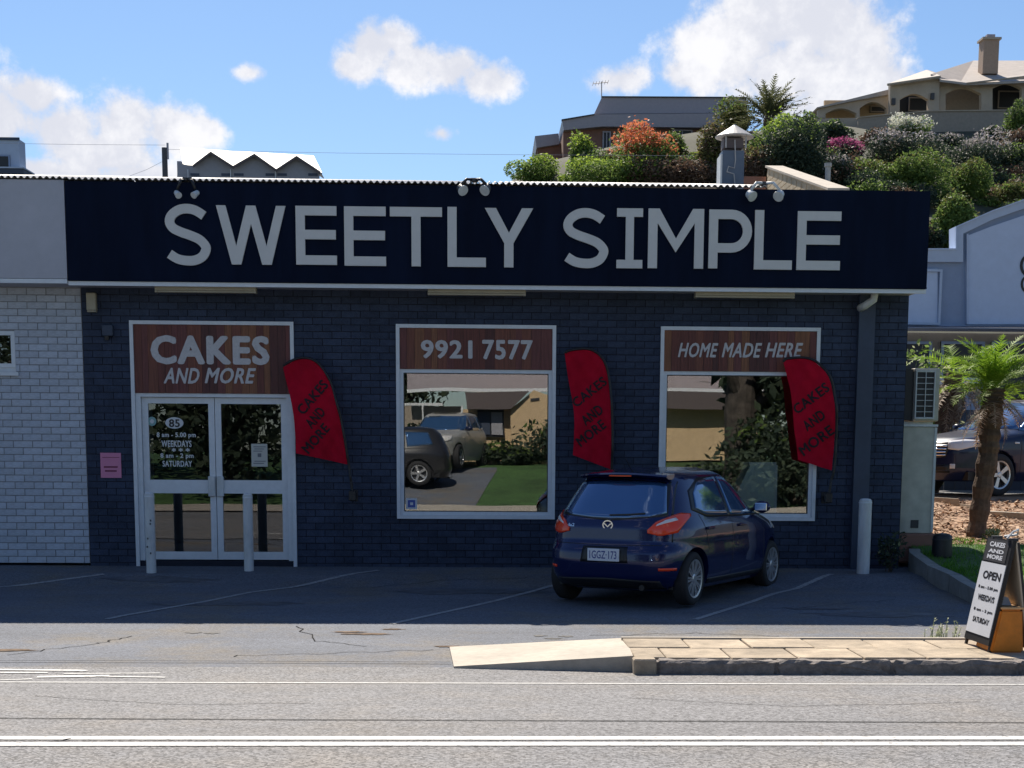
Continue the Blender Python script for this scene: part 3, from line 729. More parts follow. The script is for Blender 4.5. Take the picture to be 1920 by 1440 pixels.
# cream parapet wall stepping up with the roof
p_near, p_far = at(1555, 358, .35), at(1437, 313, 4.9)
bm = bmesh.new(); V = [(p_near.x, .35, 3.6), (p_near.x, 4.9, 3.6), (p_near.x, 4.9, p_far.z), (p_near.x, .35, p_near.z)]
bmv = [bm.verts.new(v) for v in V]; bmw = [bm.verts.new((v[0]+.22, v[1], v[2])) for v in V]
bm.faces.new(bmv); bm.faces.new(bmw[::-1])
for i in range(4): bm.faces.new((bmv[i], bmw[i], bmw[(i+1) % 4], bmv[(i+1) % 4]))
bmesh.ops.recalc_face_normals(bm, faces=bm.faces)
M_crbrick = mat('cream face brick', (0.50, 0.40, 0.26), 0.85, var=.2, vscale=5)
par = obj('parapet_wall', bm, M_crbrick, shop)
V, Fc = [], []
for r_ in range(26):                                # courses of the parapet follow the wall face
    z = 3.65+.086*r_; y = .36+(.12 if r_ % 2 else 0)
    while y < 4.8:
        ztop = p_near.z+(p_far.z-p_near.z)*(y-.35)/4.55
        if z+.08 < ztop:
            i = len(V); x = p_near.x-.008
            V += [(x, y, z), (x, min(y+.23, 4.88), z), (x, min(y+.23, 4.88), z+.076), (x, y, z+.076), (x+.01, y, z), (x+.01, min(y+.23, 4.88), z), (x+.01, min(y+.23, 4.88), z+.076), (x+.01, y, z+.076)]
            Fc += [(i, i+1, i+2, i+3), (i, i+4, i+5, i+1), (i+3, i+2, i+6, i+7), (i, i+3, i+7, i+4), (i+1, i+5, i+6, i+2)]
        y += .24
s = raw('bricks', V, Fc, M_crbrick, par); s['kind'] = 'stuff'
bm = bmesh.new(); hexa(bm, [(p_near.x-.03, .3, p_near.z+.0), (p_near.x+.25, .3, p_near.z), (p_near.x+.25, 4.95, p_far.z), (p_near.x-.03, 4.95, p_far.z),
                            (p_near.x-.03, .3, p_near.z+.03), (p_near.x+.25, .3, p_near.z+.03), (p_near.x+.25, 4.95, p_far.z+.03), (p_near.x-.03, 4.95, p_far.z+.03)])
obj('coping', bm, M_conc, par)
a, b = at(1378, 330, 4.95), at(1436, 372, 4.95)
obj('rear_parapet', nbox(a.x, b.x, 4.97, 5.15, 4.5, a.z), M_brickred, shop)

# pier with downpipe elbow
pz = rect(1604, 575, 1633, 1065)
obj('pier', nbox(at(1604, 800, -.1).x, at(1634, 800, -.1).x, -.10, -.006, -.05, FZ0-.035), M_slate, shop)
bm = bmesh.new(); e0 = at(1641, 546, -.3); e1 = at(1638, 562, -.28); e2 = at(1622, 573, -.2); e3 = at(1612, 578, -.1)
tube(bm, [(e0.x, -.3, FZ0+.0), e1, e2, e3], .048, 12); obj('downpipe', bm, M_whitew, shop, smooth=True)

# letters of the fascia
TH = 16.5
def stroke(bm, pts, w, y0, y1, closed=False):
    """thick mitred polyline in the x-z plane"""
    P = [Vector((p[0], p[1])) for p in pts]; n = len(P); Lf, Rt = [], []
    for i in range(n):
        if closed: a, b, c = P[(i-1) % n], P[i], P[(i+1) % n]
        else: a, b, c = P[max(i-1, 0)], P[i], P[min(i+1, n-1)]
        d1 = (b-a) if (b-a).length > 1e-9 else (c-b); d2 = (c-b) if (c-b).length > 1e-9 else (b-a)
        d1.normalize(); d2.normalize(); n1 = Vector((-d1.y, d1.x)); n2 = Vector((-d2.y, d2.x)); nn = (n1+n2); nn.normalize()
        k = w/2/max(nn.dot(n1), .35); Lf.append(b+nn*k); Rt.append(b-nn*k)
    m_ = n if closed else n-1
    v = [[bm.verts.new((q.x, y, q.y)) for q in S] for y in (y0, y1) for S in (Lf, Rt)]
    for i in range(m_):
        j = (i+1) % n
        bm.faces.new((v[0][i], v[0][j], v[1][j], v[1][i])); bm.faces.new((v[2][i], v[3][i], v[3][j], v[2][j]))
        bm.faces.new((v[0][i], v[2][i], v[2][j], v[0][j])); bm.faces.new((v[1][i], v[1][j], v[3][j], v[3][i]))
    if not closed:
        bm.faces.new((v[0][0], v[1][0], v[3][0], v[2][0])); bm.faces.new((v[0][-1], v[2][-1], v[3][-1], v[1][-1]))
def letter(ch, x0, x1, yt, ybt):
    A, B = at(x0, yt, YF-.02), at(x1, ybt, YF-.02); X0, X1, Z1, Z0 = A.x, B.x, A.z, B.z
    W_, H_ = X1-X0, Z1-Z0; t = .111; h = t/2
    U = lambda u, v: (X0+h+(W_-t)*u, Z0+h+(H_-t)*v)          # centre-line box
    E = lambda u, v: (X0+W_*u, Z0+H_*v)
    S = []
    if ch == 'E': S = [[E(1, 0)[0:1]+(Z0+h,), U(0, 0), U(0, 1), (X1, Z1-h)], [(X0+t*.9, (Z0+Z1)/2+.01), (X1-.01, (Z0+Z1)/2+.01)]]
    if ch == 'L': S = [[(X0+h, Z1), U(0, 0), (X1, Z0+h)]]
    if ch == 'T': S = [[(X0, Z1-h), (X1, Z1-h)], [((X0+X1)/2, Z1-t), ((X0+X1)/2, Z0)]]
    if ch == 'I': S = [[(X0, Z1-h*.85), (X1, Z1-h*.85)], [(X0, Z0+h*.85), (X1, Z0+h*.85)], [((X0+X1)/2, Z1-t*.85), ((X0+X1)/2, Z0+t*.85)]]
    poly = None; th = .107*1.06/W_
    if ch == 'Y': poly = [(0, 1), (1.2*th, 1), (.5, .585), (1-1.2*th, 1), (1, 1), (.5+th/2, .41), (.5+th/2, 0), (.5-th/2, 0), (.5-th/2, .41)]
    if ch == 'W':
        c1, c2 = .28, .72; yi = (c1-th/2+th-(c1-th/2))/((.5-c1)+(c1-th/2)); ym = (.5-c1-th/2)/(.5-c1)
        poly = [(0, 1), (th, 1), (c1-th/2+(.5-c1)*yi, yi), (.5-th/2, 1), (.5+th/2, 1), (c2+th/2-(.5-c1)*yi, yi), (1-th, 1), (1, 1), (c2+th/2, 0), (c2-th/2, 0), (.5, ym), (c1+th/2, 0), (c1-th/2, 0)]
    if ch == 'M': poly = [(0, 0), (0, 1), (1.2*th, 1), (.5, .50), (1-1.2*th, 1), (1, 1), (1, 0), (1-th, 0), (1-th, .76), (.5, .27), (th, .76), (th, 0)]
    if poly: poly = [E(*q) for q in poly]
    if ch == 'P':
        R_ = H_*.285; cz = Z1-h-R_; arc = [(X1-h-R_+R_*math.sin(a), cz+R_*math.cos(a)) for a in [math.pi*k/14 for k in range(15)]]
        S = [[(X0+h, Z0), (X0+h, Z1)], [(X0+t*.95, Z1-h)]+arc+[(X0+t*.95, cz-R_)]]
    if ch == 'S':
        pts = []; cx = (X0+X1)/2; a_ = (W_-t)/2; b1 = (H_-t)/4
        ctl = [(.93, .86), (.72, .955), (.5, .99), (.28, .965), (.09, .87), (.02, .745), (.10, .625), (.30, .548), (.55, .485), (.80, .405), (.955, .285), (.96, .19), (.86, .075), (.66, .005), (.42, -.0), (.20, .035), (.0, .125)]
        c = [Vector(U(u, v)) for u, v in ctl]
        for i in range(len(c)-1):
            p0, p1, p2, p3 = c[max(i-1, 0)], c[i], c[i+1], c[min(i+2, len(c)-1)]
            for k in range(4):
                s_ = k/4; pts.append(.5*((2*p1)+(p2-p0)*s_+(2*p0-5*p1+4*p2-p3)*s_*s_+(3*p1-p0-3*p2+p3)*s_**3))
        pts.append(c[-1]); S = [pts]
    bm = bmesh.new()
    if poly: prism(bm, poly, YF-.035, YF-.004)
    for k, s_ in enumerate(S): stroke(bm, s_, t*(.9 if ch in 'WMYI' else 1), YF-.035-.0007*k, YF-.004)
    bmesh.ops.recalc_face_normals(bm, faces=bm.faces)
    return obj('letter', bm, M_letter, sign)
for ch, x0, x1, yt, yb_ in [('S', 307, 398, 381, 498), ('W', 405, 537, 385, 497), ('E', 554, 632, 386, 497), ('E', 645, 724, 387, 499), ('T', 731, 829, 388, 500), ('L', 839, 911, 388, 501),
                           ('Y', 909, 999, 390, 502), ('S', 1055, 1142, 389, 503), ('I', 1157, 1204, 391, 503), ('M', 1216, 1318, 391, 504), ('P', 1330, 1408, 393, 504), ('L', 1416, 1484, 394, 506), ('E', 1496, 1574, 396, 507)]:
    letter(ch, x0, x1, yt, yb_)

# ------------------------------------------------------------------ windows, doors, timber signs
def planks(name, r, y0, y1, label, seed):
    rr = random.Random(seed); s = thing(name, ((r[0]+r[1])/2, y1, r[2]), label, 'sign'); x = r[0]
    while x < r[1]-.01:
        w = min(rr.choice([.075, .09, .10, .12]), r[1]-x)
        if r[1]-(x+w) < .03: w = r[1]-x
        obj('plank', nbox(x+.0012, x+w-.0012, y0+rr.uniform(0, .004), y1, r[2], r[3]), rr.choice(WOODS), s); x += w
    obj('backing', nbox(r[0], r[1], y1+.001, y1+.01, r[2], r[3]), M_black, s)
    return s
def text_px(s, name, txt, px0, py0, px1, py1, y, m, parent, **k):
    a, b = at(px0, py1, y), at(px1, py0, y)
    return text_fit(name, txt, a.x, b.x, a.z, b.z, y, m, parent, **k)
def window(W, sign_py, mulls=()):
    w = obj('window', frame_bm(W, .045, -.035, .05), M_white, shop)
    inner = (W[0]+.046, W[1]-.046, W[2]+.046, sign_py)
    obj('frame', frame_bm(inner, .045, .0, .07), M_white, w)
    obj('pane', nbox(inner[0]+.045, inner[1]-.045, .030, .036, inner[2]+.045, inner[3]-.045), M_glass, w)
    obj('gasket', frame_bm((inner[0]+.045, inner[1]-.045, inner[2]+.045, inner[3]-.045), .010, .012, .028), M_black, w)
    return w
sz2 = at(890, 693, 0).z; sz3 = at(1390, 697, 0).z
w2 = window(W2, sz2); w3 = window(W3, sz3)
s2 = planks('timber_sign', (W2[0]+.047, W2[1]-.047, sz2+.002, W2[3]-.047), -.02, .03, 'stained timber plank sign reading 9921 7577 above the middle window', 21)
text_px(s2, 'lettering', '9921', 789, 638, 886, 672, -.021, M_printwhite, s2, bold=.035)
text_px(s2, 'lettering', '7577', 904, 638, 999, 674, -.021, M_printwhite, s2, bold=.035)
s3 = planks('timber_sign', (W3[0]+.047, W3[1]-.047, sz3+.002, W3[3]-.047), -.02, .03, 'stained timber plank sign reading HOME MADE HERE above the right window', 22)
for t, a, b in (('HOME', 1271, 1347), ('MADE', 1353, 1429), ('HERE', 1434, 1506)):
    text_px(s3, 'lettering', t, a, 643, b, 670, -.021, M_printwhite, s3, bold=.028, shear=.3)
# doors
dz = at(400, 738, 0).z
DR = (DO[0], DO[1], 0.0, DO[3])
door = obj('double_door', nbox(DO[0]+.046, DO[1]-.046, -.01, .13, -.05, .045), M_navymortar, shop)
def osub(name, bm, m, p=None, **k): return obj(name, bm, m, p or door, **k)
bm = bmesh.new(); box(bm, DO[0], DO[0]+.045, -.035, .13, -.03, DO[3]); box(bm, DO[1]-.045, DO[1], -.035, .13, -.03, DO[3]); box(bm, DO[0]+.045, DO[1]-.045, -.035, .13, DO[3]-.045, DO[3])
osub('frame', bm, M_white)
bm = bmesh.new(); L0, L1 = DO[0]+.047, DO[1]-.047
box(bm, L0, L0+.06, .0, .12, .05, dz); box(bm, L1-.06, L1, .0, .12, .05, dz); box(bm, L0+.06, L1-.06, .0, .12, dz-.045, dz)
osub('jamb', bm, M_white)
mid = (L0+L1)/2
for s_, (a, b) in enumerate(((L0+.064, mid-.004), (mid+.004, L1-.064))):
    zt_, zm1, zm0, zb_ = dz-.05, at(400, 900, .1).z, at(400, 925, .1).z, .06
    bm = bmesh.new(); t = .075; y0, y1 = .055, .10
    box(bm, a, a+t, y0, y1, zb_, zt_); box(bm, b-t, b, y0, y1, zb_, zt_); box(bm, a+t, b-t, y0, y1, zt_-t, zt_); box(bm, a+t, b-t, y0, y1, zb_, zb_+.10); box(bm, a+t, b-t, y0, y1, zm0, zm1)
    osub('door_leaf', bm, M_white)
    for (za, zb2) in ((zm1, zt_-t), (zb_+.10, zm0)): osub('pane', nbox(a+t, b-t, .078, .084, za, zb2), M_glassd)
    hx = (b-.05) if s_ == 0 else (a+.05)
    bm = nbox(hx-.045, hx+.045, .02, .05, zm0-.04, zm1+.05, bev=.01); osub('handle', bm, M_whitew)
s1 = planks('timber_sign', (L0, L1, dz+.002, DO[3]-.047), -.02, .03, 'stained timber plank sign reading CAKES AND MORE above the double doors', 23)
text_px(s1, 'lettering', 'CAKES', 283, 630, 505, 683, -.021, M_printwhite, s1, bold=.05)
text_px(s1, 'lettering', 'AND', 307, 690, 374, 719, -.021, M_printwhite, s1, bold=.03, shear=.3)
text_px(s1, 'lettering', 'MORE', 384, 690, 480, 719, -.021, M_printwhite, s1, bold=.03, shear=.3)
# stickers and notices on the glass
def disc_px(name, px, py, rx, ry, y, m, parent=None, thick=.002):
    c = at(px, py, y); bm = bmesh.new(); prism(bm, [(c.x+rx*math.cos(2*math.pi*k/24), c.z+ry*math.sin(2*math.pi*k/24)) for k in range(24)], y-thick, y); return obj(name, bm, m, parent)
M_dec = mat('white window decal', (0.58, 0.60, 0.62), 0.5)
M_decg = mat('teal window decal', (0.20, 0.36, 0.36), 0.5)
dec = thing('opening_hours_decal', at(330, 870, .07), 'white opening hours lettering with an oval 85 on the left door glass', 'decal')
disc_px('oval', 327, 793, .115, .072, .074, M_dec, dec)
text_px(dec, 'lettering', '85', 317, 786, 337, 801, .0715, M_black, dec, bold=.03, depth=.001)
for t, a, b, c, d in (('8 am - 5.00 pm', 294, 367, 811, 822), ('WEEKDAYS', 303, 359, 826, 838), ('8 am - 2 pm', 301, 363, 850, 861), ('SATURDAY', 305, 360, 864, 875)):
    text_px(dec, 'lettering', t, a, c, b, d, .074, M_dec, dec, bold=.03, depth=.001)
for px in (326, 339, 352): text_px(dec, 'lettering', '*', px-4, 840, px+4, 847, .074, M_dec, dec, bold=.03, depth=.001)
rd = thing('round_decal', at(285, 790, .074), 'small round teal sticker at the upper left of the left door glass', 'sticker')
disc_px('disc', 285, 790, .055, .058, .074, M_decg, rd); disc_px('centre', 285, 790, .025, .027, .0715, M_dec, rd, .001)
nt_ = thing('paper_notice', at(486, 875, .074), 'small pale printed notice stuck to the right door glass', 'notice')
r_ = rect(471, 832, 502, 875, .074); obj('paper', nbox(r_[0], r_[1], .071, .074, r_[2], r_[3]), mat('notice paper', (.50, .50, .46), .7), nt_)
M_ink = mat('grey print', (.16, .17, .19), .7)
bm = bmesh.new()
for k, py in enumerate((837, 841, 845, 864, 868)):
    q = rect(475+(k % 2)*2, py, 498-(k % 3)*3, py+1.6, .07); box(bm, q[0], q[1], .0695, .0708, q[2], q[3])
q = rect(483, 850, 490, 857, .07); box(bm, q[0], q[1], .0695, .0708, q[2], q[3]); obj('print', bm, M_ink, nt_)
st = thing('square_sticker', at(771, 955, .028), 'small white square sticker with blue centre in the bottom corner of the middle window', 'sticker')
r_ = rect(761, 934, 782, 955, .02); obj('sheet', nbox(r_[0], r_[1], .024, .027, r_[2], r_[3]), M_dec, st)
r_ = rect(764.5, 937.5, 778.5, 951.5, .02); obj('print', nbox(r_[0], r_[1], .0225, .0235, r_[2], r_[3]), mat('blue print', (.05, .09, .35), .5), st)
r_ = rect(769, 942, 774.5, 947, .02); obj('centre', nbox(r_[0], r_[1], .021, .0222, r_[2], r_[3]), M_dec, st)
pk = thing('pink_notice', at(208, 896, -.012), 'pink card notice on the navy brick between the white wall and the doors', 'notice')
r_ = rect(188, 849, 228, 896, -.01); obj('card', nbox(r_[0], r_[1], -.016, -.004, r_[2], r_[3]), M_pink, pk)
bm = bmesh.new()
for a, b, c in ((192, 224, 857), (195, 221, 874), (197, 219, 881.5)):
    q = rect(a, c, b, c+(1.2 if c < 860 else 3), -.01); box(bm, q[0], q[1], -.018, -.0165, q[2], q[3])
obj('print', bm, mat('dark red print', (.16, .02, .06), .6), pk)
# boxes on the wall
jb = thing('junction_box', at(172, 583, -.06), 'beige electrical box at the top of the joint between white and navy walls', 'electrical box')
r_ = rect(162, 549, 181, 582, -.06); obj('case', nbox(r_[0], r_[1], -.09, -.006, r_[2], r_[3], bev=.008), M_beige, jb); obj('base_plate', nbox(r_[0]+.005, r_[1]-.005, -.075, -.006, r_[2]-.02, r_[2]-.003), M_beige, jb)
sb = thing('sensor_box', at(200, 635, -.06), 'dark painted sensor box on the navy brick left of the doors', 'electrical box')
r_ = rect(191, 609, 212, 630, -.06); obj('case', nbox(r_[0], r_[1], -.08, -.006, r_[2], r_[3], bev=.008), M_slate, sb)
c = at(200, 634, -.05); bm = bmesh.new(); lathe(bm, [(.0, -.02), (.03, -.02), (.035, .03)], (c.x, -.04, c.z), seg=12); obj('lens', bm, M_black, sb)
# batten lights under the soffit
for (a, b, py0, py1, lab) in ((290, 480, 533, 546, 'leftmost of three beige batten lights under the soffit above the doors'), (802, 986, 539, 552, 'middle of three beige batten lights under the soffit above the middle window'), (1304, 1490, 543, 557, 'rightmost of three beige batten lights under the soffit above the right window')):
    A, B = at(a, py0, YF+.12), at(b, py1, YF+.12)
    t = thing('batten_light', ((A.x+B.x)/2, YF+.17, FZ0-.03), lab, 'light', 'batten lights under the soffit')
    obj('case', nbox(A.x, B.x, YF+.10, YF+.24, FZ0-.095, FZ0-.032, bev=.008), M_beige, t)
    obj('diffuser', nbox(A.x+.03, B.x-.03, YF+.12, YF+.22, FZ0-.115, FZ0-.097), M_beige, t)
    for x in (A.x, B.x-.03): obj('end_cap', nbox(x, x+.028, YF+.11, YF+.23, FZ0-.118, FZ0-.0955), M_beige, t)
# spotlights on the fascia top
def spot_pair(pa, pb, py, m, lab, up_):
    A, B = at(pa, py, YF-.1), at(pb, py, YF-.1); c = (A+B)/2
    t = thing('spotlight_pair', (c.x, YF, FZ1), lab, 'spotlight', 'spotlight pairs along the sign top')
    zz = FZ1+(.02 if up_ is False else .07); ks_ = .62 if up_ is False else 1.0
    obj('bracket', nbox(c.x-.05, c.x+.05, YF-.03, YF+.07, FZ1+.045, zz+.02, bev=.008), M_dark, t)
    for P, s in ((A, -1), (B, 1)):
        ar = bmesh.new(); tube(ar, [(c.x+s*.03, YF-.02, zz), (c.x+(P.x-c.x)*.6, YF-.07, zz-.005), (P.x, YF-.1, P.z+.06)], .018, 8)
        obj('arm', ar, m if up_ is None else M_black, t, smooth=True)
        hd = bmesh.new(); lathe(hd, [(.028*ks_, .06), (.05*ks_, .045), (.058*ks_, 0), (.06*ks_, -.035)], (0, 0, 0), seg=14)
        bmesh.ops.rotate(hd, verts=hd.verts, cent=(0, 0, 0), matrix=Matrix.Rotation(-.9, 3, 'X') @ Matrix.Rotation(s*.5, 3, 'Y')); bmesh.ops.translate(hd, verts=hd.verts, vec=P)
        h = obj('lamp_head', hd, m, t, smooth=False)
        rg = bmesh.new(); lathe(rg, [(.045*ks_, -.038), (.066*ks_, -.038), (.066*ks_, -.026), (.045*ks_, -.026)], (0, 0, 0), seg=16)
        bmesh.ops.rotate(rg, verts=rg.verts, cent=(0, 0, 0), matrix=Matrix.Rotation(-.9, 3, 'X') @ Matrix.Rotation(s*.5, 3, 'Y')); bmesh.ops.translate(rg, verts=rg.verts, vec=P)
        obj('rim', rg, M_whitew, t)
spot_pair(333, 366, 364, M_whitew, 'pair of small white spotlights on the sign above the first S', False)
spot_pair(866, 911, 355, M_dark, 'pair of dark spotlights on the sign above the Y', True)
spot_pair(1408, 1461, 366, M_whitew, 'pair of white hooked spotlights on the sign above the last L beside the flue', None)

# bollards
def bollard(px, py0, py1, wpx, lab, dents=False):
    b = gnd(px, py1); s = F_PX/(b.y+20); rad = wpx/2/s; top = at(px, py0, b.y).z
    t = thing('bollard', (b.x, b.y, b.z), lab, 'bollard', 'white bollards in front of the shop')
    bm = bmesh.new(); h = top-b.z
    lathe(bm, [(rad, -.05), (rad, h-.03), (rad*.96, h-.015), (rad*.75, h)], (0, 0, 0), seg=24); obj('post', bm, M_whitew, t, local=True)
    bm = bmesh.new(); lathe(bm, [(rad*1.03, h-.05), (rad*1.03, h-.04), (rad*.8, h-.004+.006), (rad*.3, h+.010)], (0, 0, 0), seg=24); obj('cap', bm, M_white, t, local=True)
    if dents:
        bm = bmesh.new()
        for dx, dz_ in ((.02, .62), (.015, .58), (-.03, .30), (.01, .22), (-.02, .40)): box(bm, dx-.008, dx+.008, -rad-.0015, -rad+.01, dz_, dz_+.022)
        obj('chip', bm, M_dark, t, local=True)
bollard(284, 924, 1072, 18, 'scuffed slim white bollard in front of the left door', True)
bollard(467, 926, 1068, 18, 'slim white bollard in front of the right door')
bollard(1618, 936, 1073, 24, 'thick white bollard in front of the grey pier at the right end of the shop')

# ------------------------------------------------------------------ feather banners
def banner(left, right, pole, texts, rotd, lab, YB=-.20):
    ph_ = pole[0][0]*.013; wob = lambda x, z: YB+.035*math.sin(x*7+z*2.2+ph_)+.02*math.sin(z*5+ph_*2)+.011*math.sin(x*22-z*9+ph_)+.006*math.sin(x*31+z*24)
    t = thing('feather_banner', at(pole[-1][0], pole[-1][1], YB), lab, 'banner', 'red feather banners on the shop wall')
    def interp(poly, f):
        d = [0]
        for a, b in zip(poly, poly[1:]): d.append(d[-1]+math.hypot(b[0]-a[0], b[1]-a[1]))
        s = f*d[-1]
        for i in range(len(poly)-1):
            if s <= d[i+1] or i == len(poly)-2:
                k = (s-d[i])/max(d[i+1]-d[i], 1e-6); return (poly[i][0]+(poly[i+1][0]-poly[i][0])*k, poly[i][1]+(poly[i+1][1]-poly[i][1])*k)
    def curve(poly):
        o = []
        for i in range(len(poly)-1):
            p0, p1, p2, p3 = poly[max(i-1, 0)], poly[i], poly[i+1], poly[min(i+2, len(poly)-1)]
            for k in range(8):
                q = k/8; o.append(tuple(.5*(2*p1[c]+(p2[c]-p0[c])*q+(2*p0[c]-5*p1[c]+4*p2[c]-p3[c])*q*q+(3*p1[c]-p0[c]-3*p2[c]+p3[c])*q**3) for c in (0, 1)))
        return o+[poly[-1]]
    left, right, pole_ = curve(left), curve(right), curve(pole); NU, NV = 26, 70; V = []
    for j in range(NV+1):
        a, b = interp(left, j/NV), interp(right, j/NV)
        for i in range(NU+1):
            k = i/NU; p = at(a[0]+(b[0]-a[0])*k, a[1]+(b[1]-a[1])*k, YB); V.append((p.x, wob(p.x, p.z), p.z))
    Fc = [(j*(NU+1)+i, j*(NU+1)+i+1, (j+1)*(NU+1)+i+1, (j+1)*(NU+1)+i) for j in range(NV) for i in range(NU)]
    me_o = raw('cloth', V, Fc, M_redcloth, t, smooth=True)
    bm = bmesh.new(); P = []
    for px, py in pole_: p = at(px, py, YB); P.append((p.x, wob(p.x, p.z) if py < pole[-2][1] else YB, p.z))
    tube(bm, P, [.012]*3+[.016]*(len(P)-3), 8); obj('pole', bm, M_black, t, smooth=True)
    e = at(pole[-1][0], pole[-1][1], YB); bm = bmesh.new(); box(bm, e.x-.045, e.x+.045, YB-.04, YB+.04, e.z-.06, e.z+.07, bev=.01); box(bm, e.x-.02, e.x+.02, YB+.042, -.004, e.z-.02, e.z+.02); box(bm, e.x-.05, e.x+.05, -.012, -.006+.002, e.z-.07, e.z+.07)
    obj('wall_bracket', bm, M_black, t)
    for s_, cx, cy, w, h in texts:
        c = at(cx, cy, YB); W_, H_ = w/145/2, h/145/2
        text_fit('lettering', s_, c.x-W_, c.x+W_, c.z-H_, c.z+H_, YB, M_redtext, t, bold=.03, rot=math.radians(rotd), fn=lambda x, z: wob(x, z)-.005, depth=.002)
banner([(530, 688), (536, 715), (548, 762), (553, 810), (555, 850)], [(556, 673), (582, 674), (603, 690), (620, 722), (634, 770), (642, 810), (652, 871)],
       [(530, 685), (556, 672), (583, 673), (604, 689), (622, 721), (636, 770), (645, 812), (652, 858), (658, 900), (661, 930)],
       [('CAKES', 586, 745, 72, 19), ('AND', 591, 783, 40, 19), ('MORE', 592, 822, 62, 19)], 48, 'red feather banner on a black pole between the doors and the middle window')
banner([(1059, 662), (1066, 710), (1076, 770), (1076, 820), (1074, 853)], [(1072, 657), (1103, 656), (1125, 670), (1138, 700), (1144, 750), (1146, 820), (1145, 880)],
       [(1058, 662), (1072, 656), (1104, 655), (1127, 669), (1140, 700), (1146, 750), (1148, 820), (1147, 880), (1146, 905), (1146, 930)],
       [('CAKES', 1105, 735, 72, 18), ('AND', 1110, 778, 42, 19), ('MORE', 1108, 812, 60, 19)], 38, 'red feather banner on a black pole just right of the middle window')
banner([(1470, 680), (1482, 730), (1487, 780), (1493, 830), (1497, 862)], [(1478, 673), (1512, 672), (1538, 688), (1555, 715), (1563, 760), (1565, 820), (1560, 882)],
       [(1469, 678), (1478, 672), (1513, 671), (1540, 686), (1558, 714), (1566, 760), (1568, 820), (1564, 880), (1558, 905), (1553, 934)],
       [('CAKES', 1520, 747, 74, 19), ('AND', 1526, 788, 42, 20), ('MORE', 1531, 826, 70, 20)], 38, 'red feather banner on a black pole overlapping the right window')

# display case inside the right window
c0, c1 = at(1372, 962, .3), at(1452, 872, .3)
t = thing('display_case', ((c0.x+c1.x)/2, 0.5, .02), 'pale grey green display case standing inside the right window', 'display case')
bm = bmesh.new(); prism(bm, [(c0.x-.12, .03), (c1.x, .03), (c1.x, c1.z), (c0.x+.22, c1.z), (c0.x-.02, c0.z+.12)], .24, .75); obj('cabinet', bm, M_fridge, t)
obj('top_trim', nbox(c0.x+.2, c1.x+.012, .23, .76, c1.z+.001, c1.z+.035), M_white, t); obj('side_trim', nbox(c1.x+.001, c1.x+.03, .23, .76, .03, c1.z), M_white, t)

# ------------------------------------------------------------------ cars
def smooth_fn(keys, lo, hi, sig=.02):
    ks = np.array(keys, float); zz = np.linspace(lo, hi, 400); v = np.interp(zz, ks[:, 0], ks[:, 1])
    st = zz[1]-zz[0]; n = max(1, int(sig*3/st)); w = np.exp(-.5*((np.arange(-n, n+1)*st)/sig)**2); w /= w.sum()
    vp = np.concatenate([np.full(n, v[0]), v, np.full(n, v[-1])]); sm = np.convolve(vp, w, 'valid')
    return lambda z: float(np.interp(z, zz, sm))
class CarShape:
    """car hull as a stack of rounded plan outlines; x right, y forward, z up"""
    def __init__(s, yr, yf, w, n_r, n_f, ztop):
        z0 = yr[0][0]; s.z0, s.z1 = z0, ztop
        s.yr, s.yf, s.w = smooth_fn(yr, z0, ztop, .012), smooth_fn(yf, z0, ztop, .012), smooth_fn(w, z0, ztop, .02)
        s.nr, s.nf = n_r, n_f
        s.y0 = -.1
    def side(s, y, z, sgn=1):
        w = s.w(z)
        if y >= s.y0: L, n = s.yf(z)-s.y0, s.nf
        else: L, n = s.y0-s.yr(z), s.nr
        q = min(abs(y-s.y0)/max(L, 1e-4), 1.0)
        return Vector((sgn*w*(1-q**n)**(1/n), y, z))
    def end(s, x, z, rear=True):
        w = s.w(z); n = s.nr if rear else s.nf; L = (s.y0-s.yr(z)) if rear else (s.yf(z)-s.y0)
        q = min(abs(x)/w, 1.0); d = L*(1-q**n)**(1/n)
        return Vector((x, s.y0-d if rear else s.y0+d, z))
    def wrap(s, t, z, sgn=1, rear=True):
        """t = 0 at the middle of the rear, 1 on the flank at mid length"""
        a = t*math.pi/2; w = s.w(z); n = s.nr if rear else s.nf; L = (s.y0-s.yr(z)) if rear else (s.yf(z)-s.y0)
        x = w*math.sin(a)**(2/n); y = L*math.cos(a)**(2/n)
        return Vector((sgn*x, s.y0-y if rear else s.y0+y, z))
    def hull(s, zs, M=128):
        V, Fc = [], []
        for z in zs:
            for k in range(M):
                a = 2*math.pi*(k+.5)/M; c, sn = math.cos(a), math.sin(a); w = s.w(z)
                if c >= 0: L, n = s.yf(z)-s.y0, s.nf
                else: L, n = s.y0-s.yr(z), s.nr
                V.append((math.copysign(w*abs(sn)**(2/n), sn), s.y0+math.copysign(L*abs(c)**(2/n), c), z))
        for j in range(len(zs)-1):
            for k in range(M):
                Fc.append((j*M+k, j*M+(k+1) % M, (j+1)*M+(k+1) % M, (j+1)*M+k))
        Fc.append(tuple(range(M))[::-1]); N = (len(zs)-1)*M; Fc.append(tuple(N+k for k in range(M)))
        return V, Fc
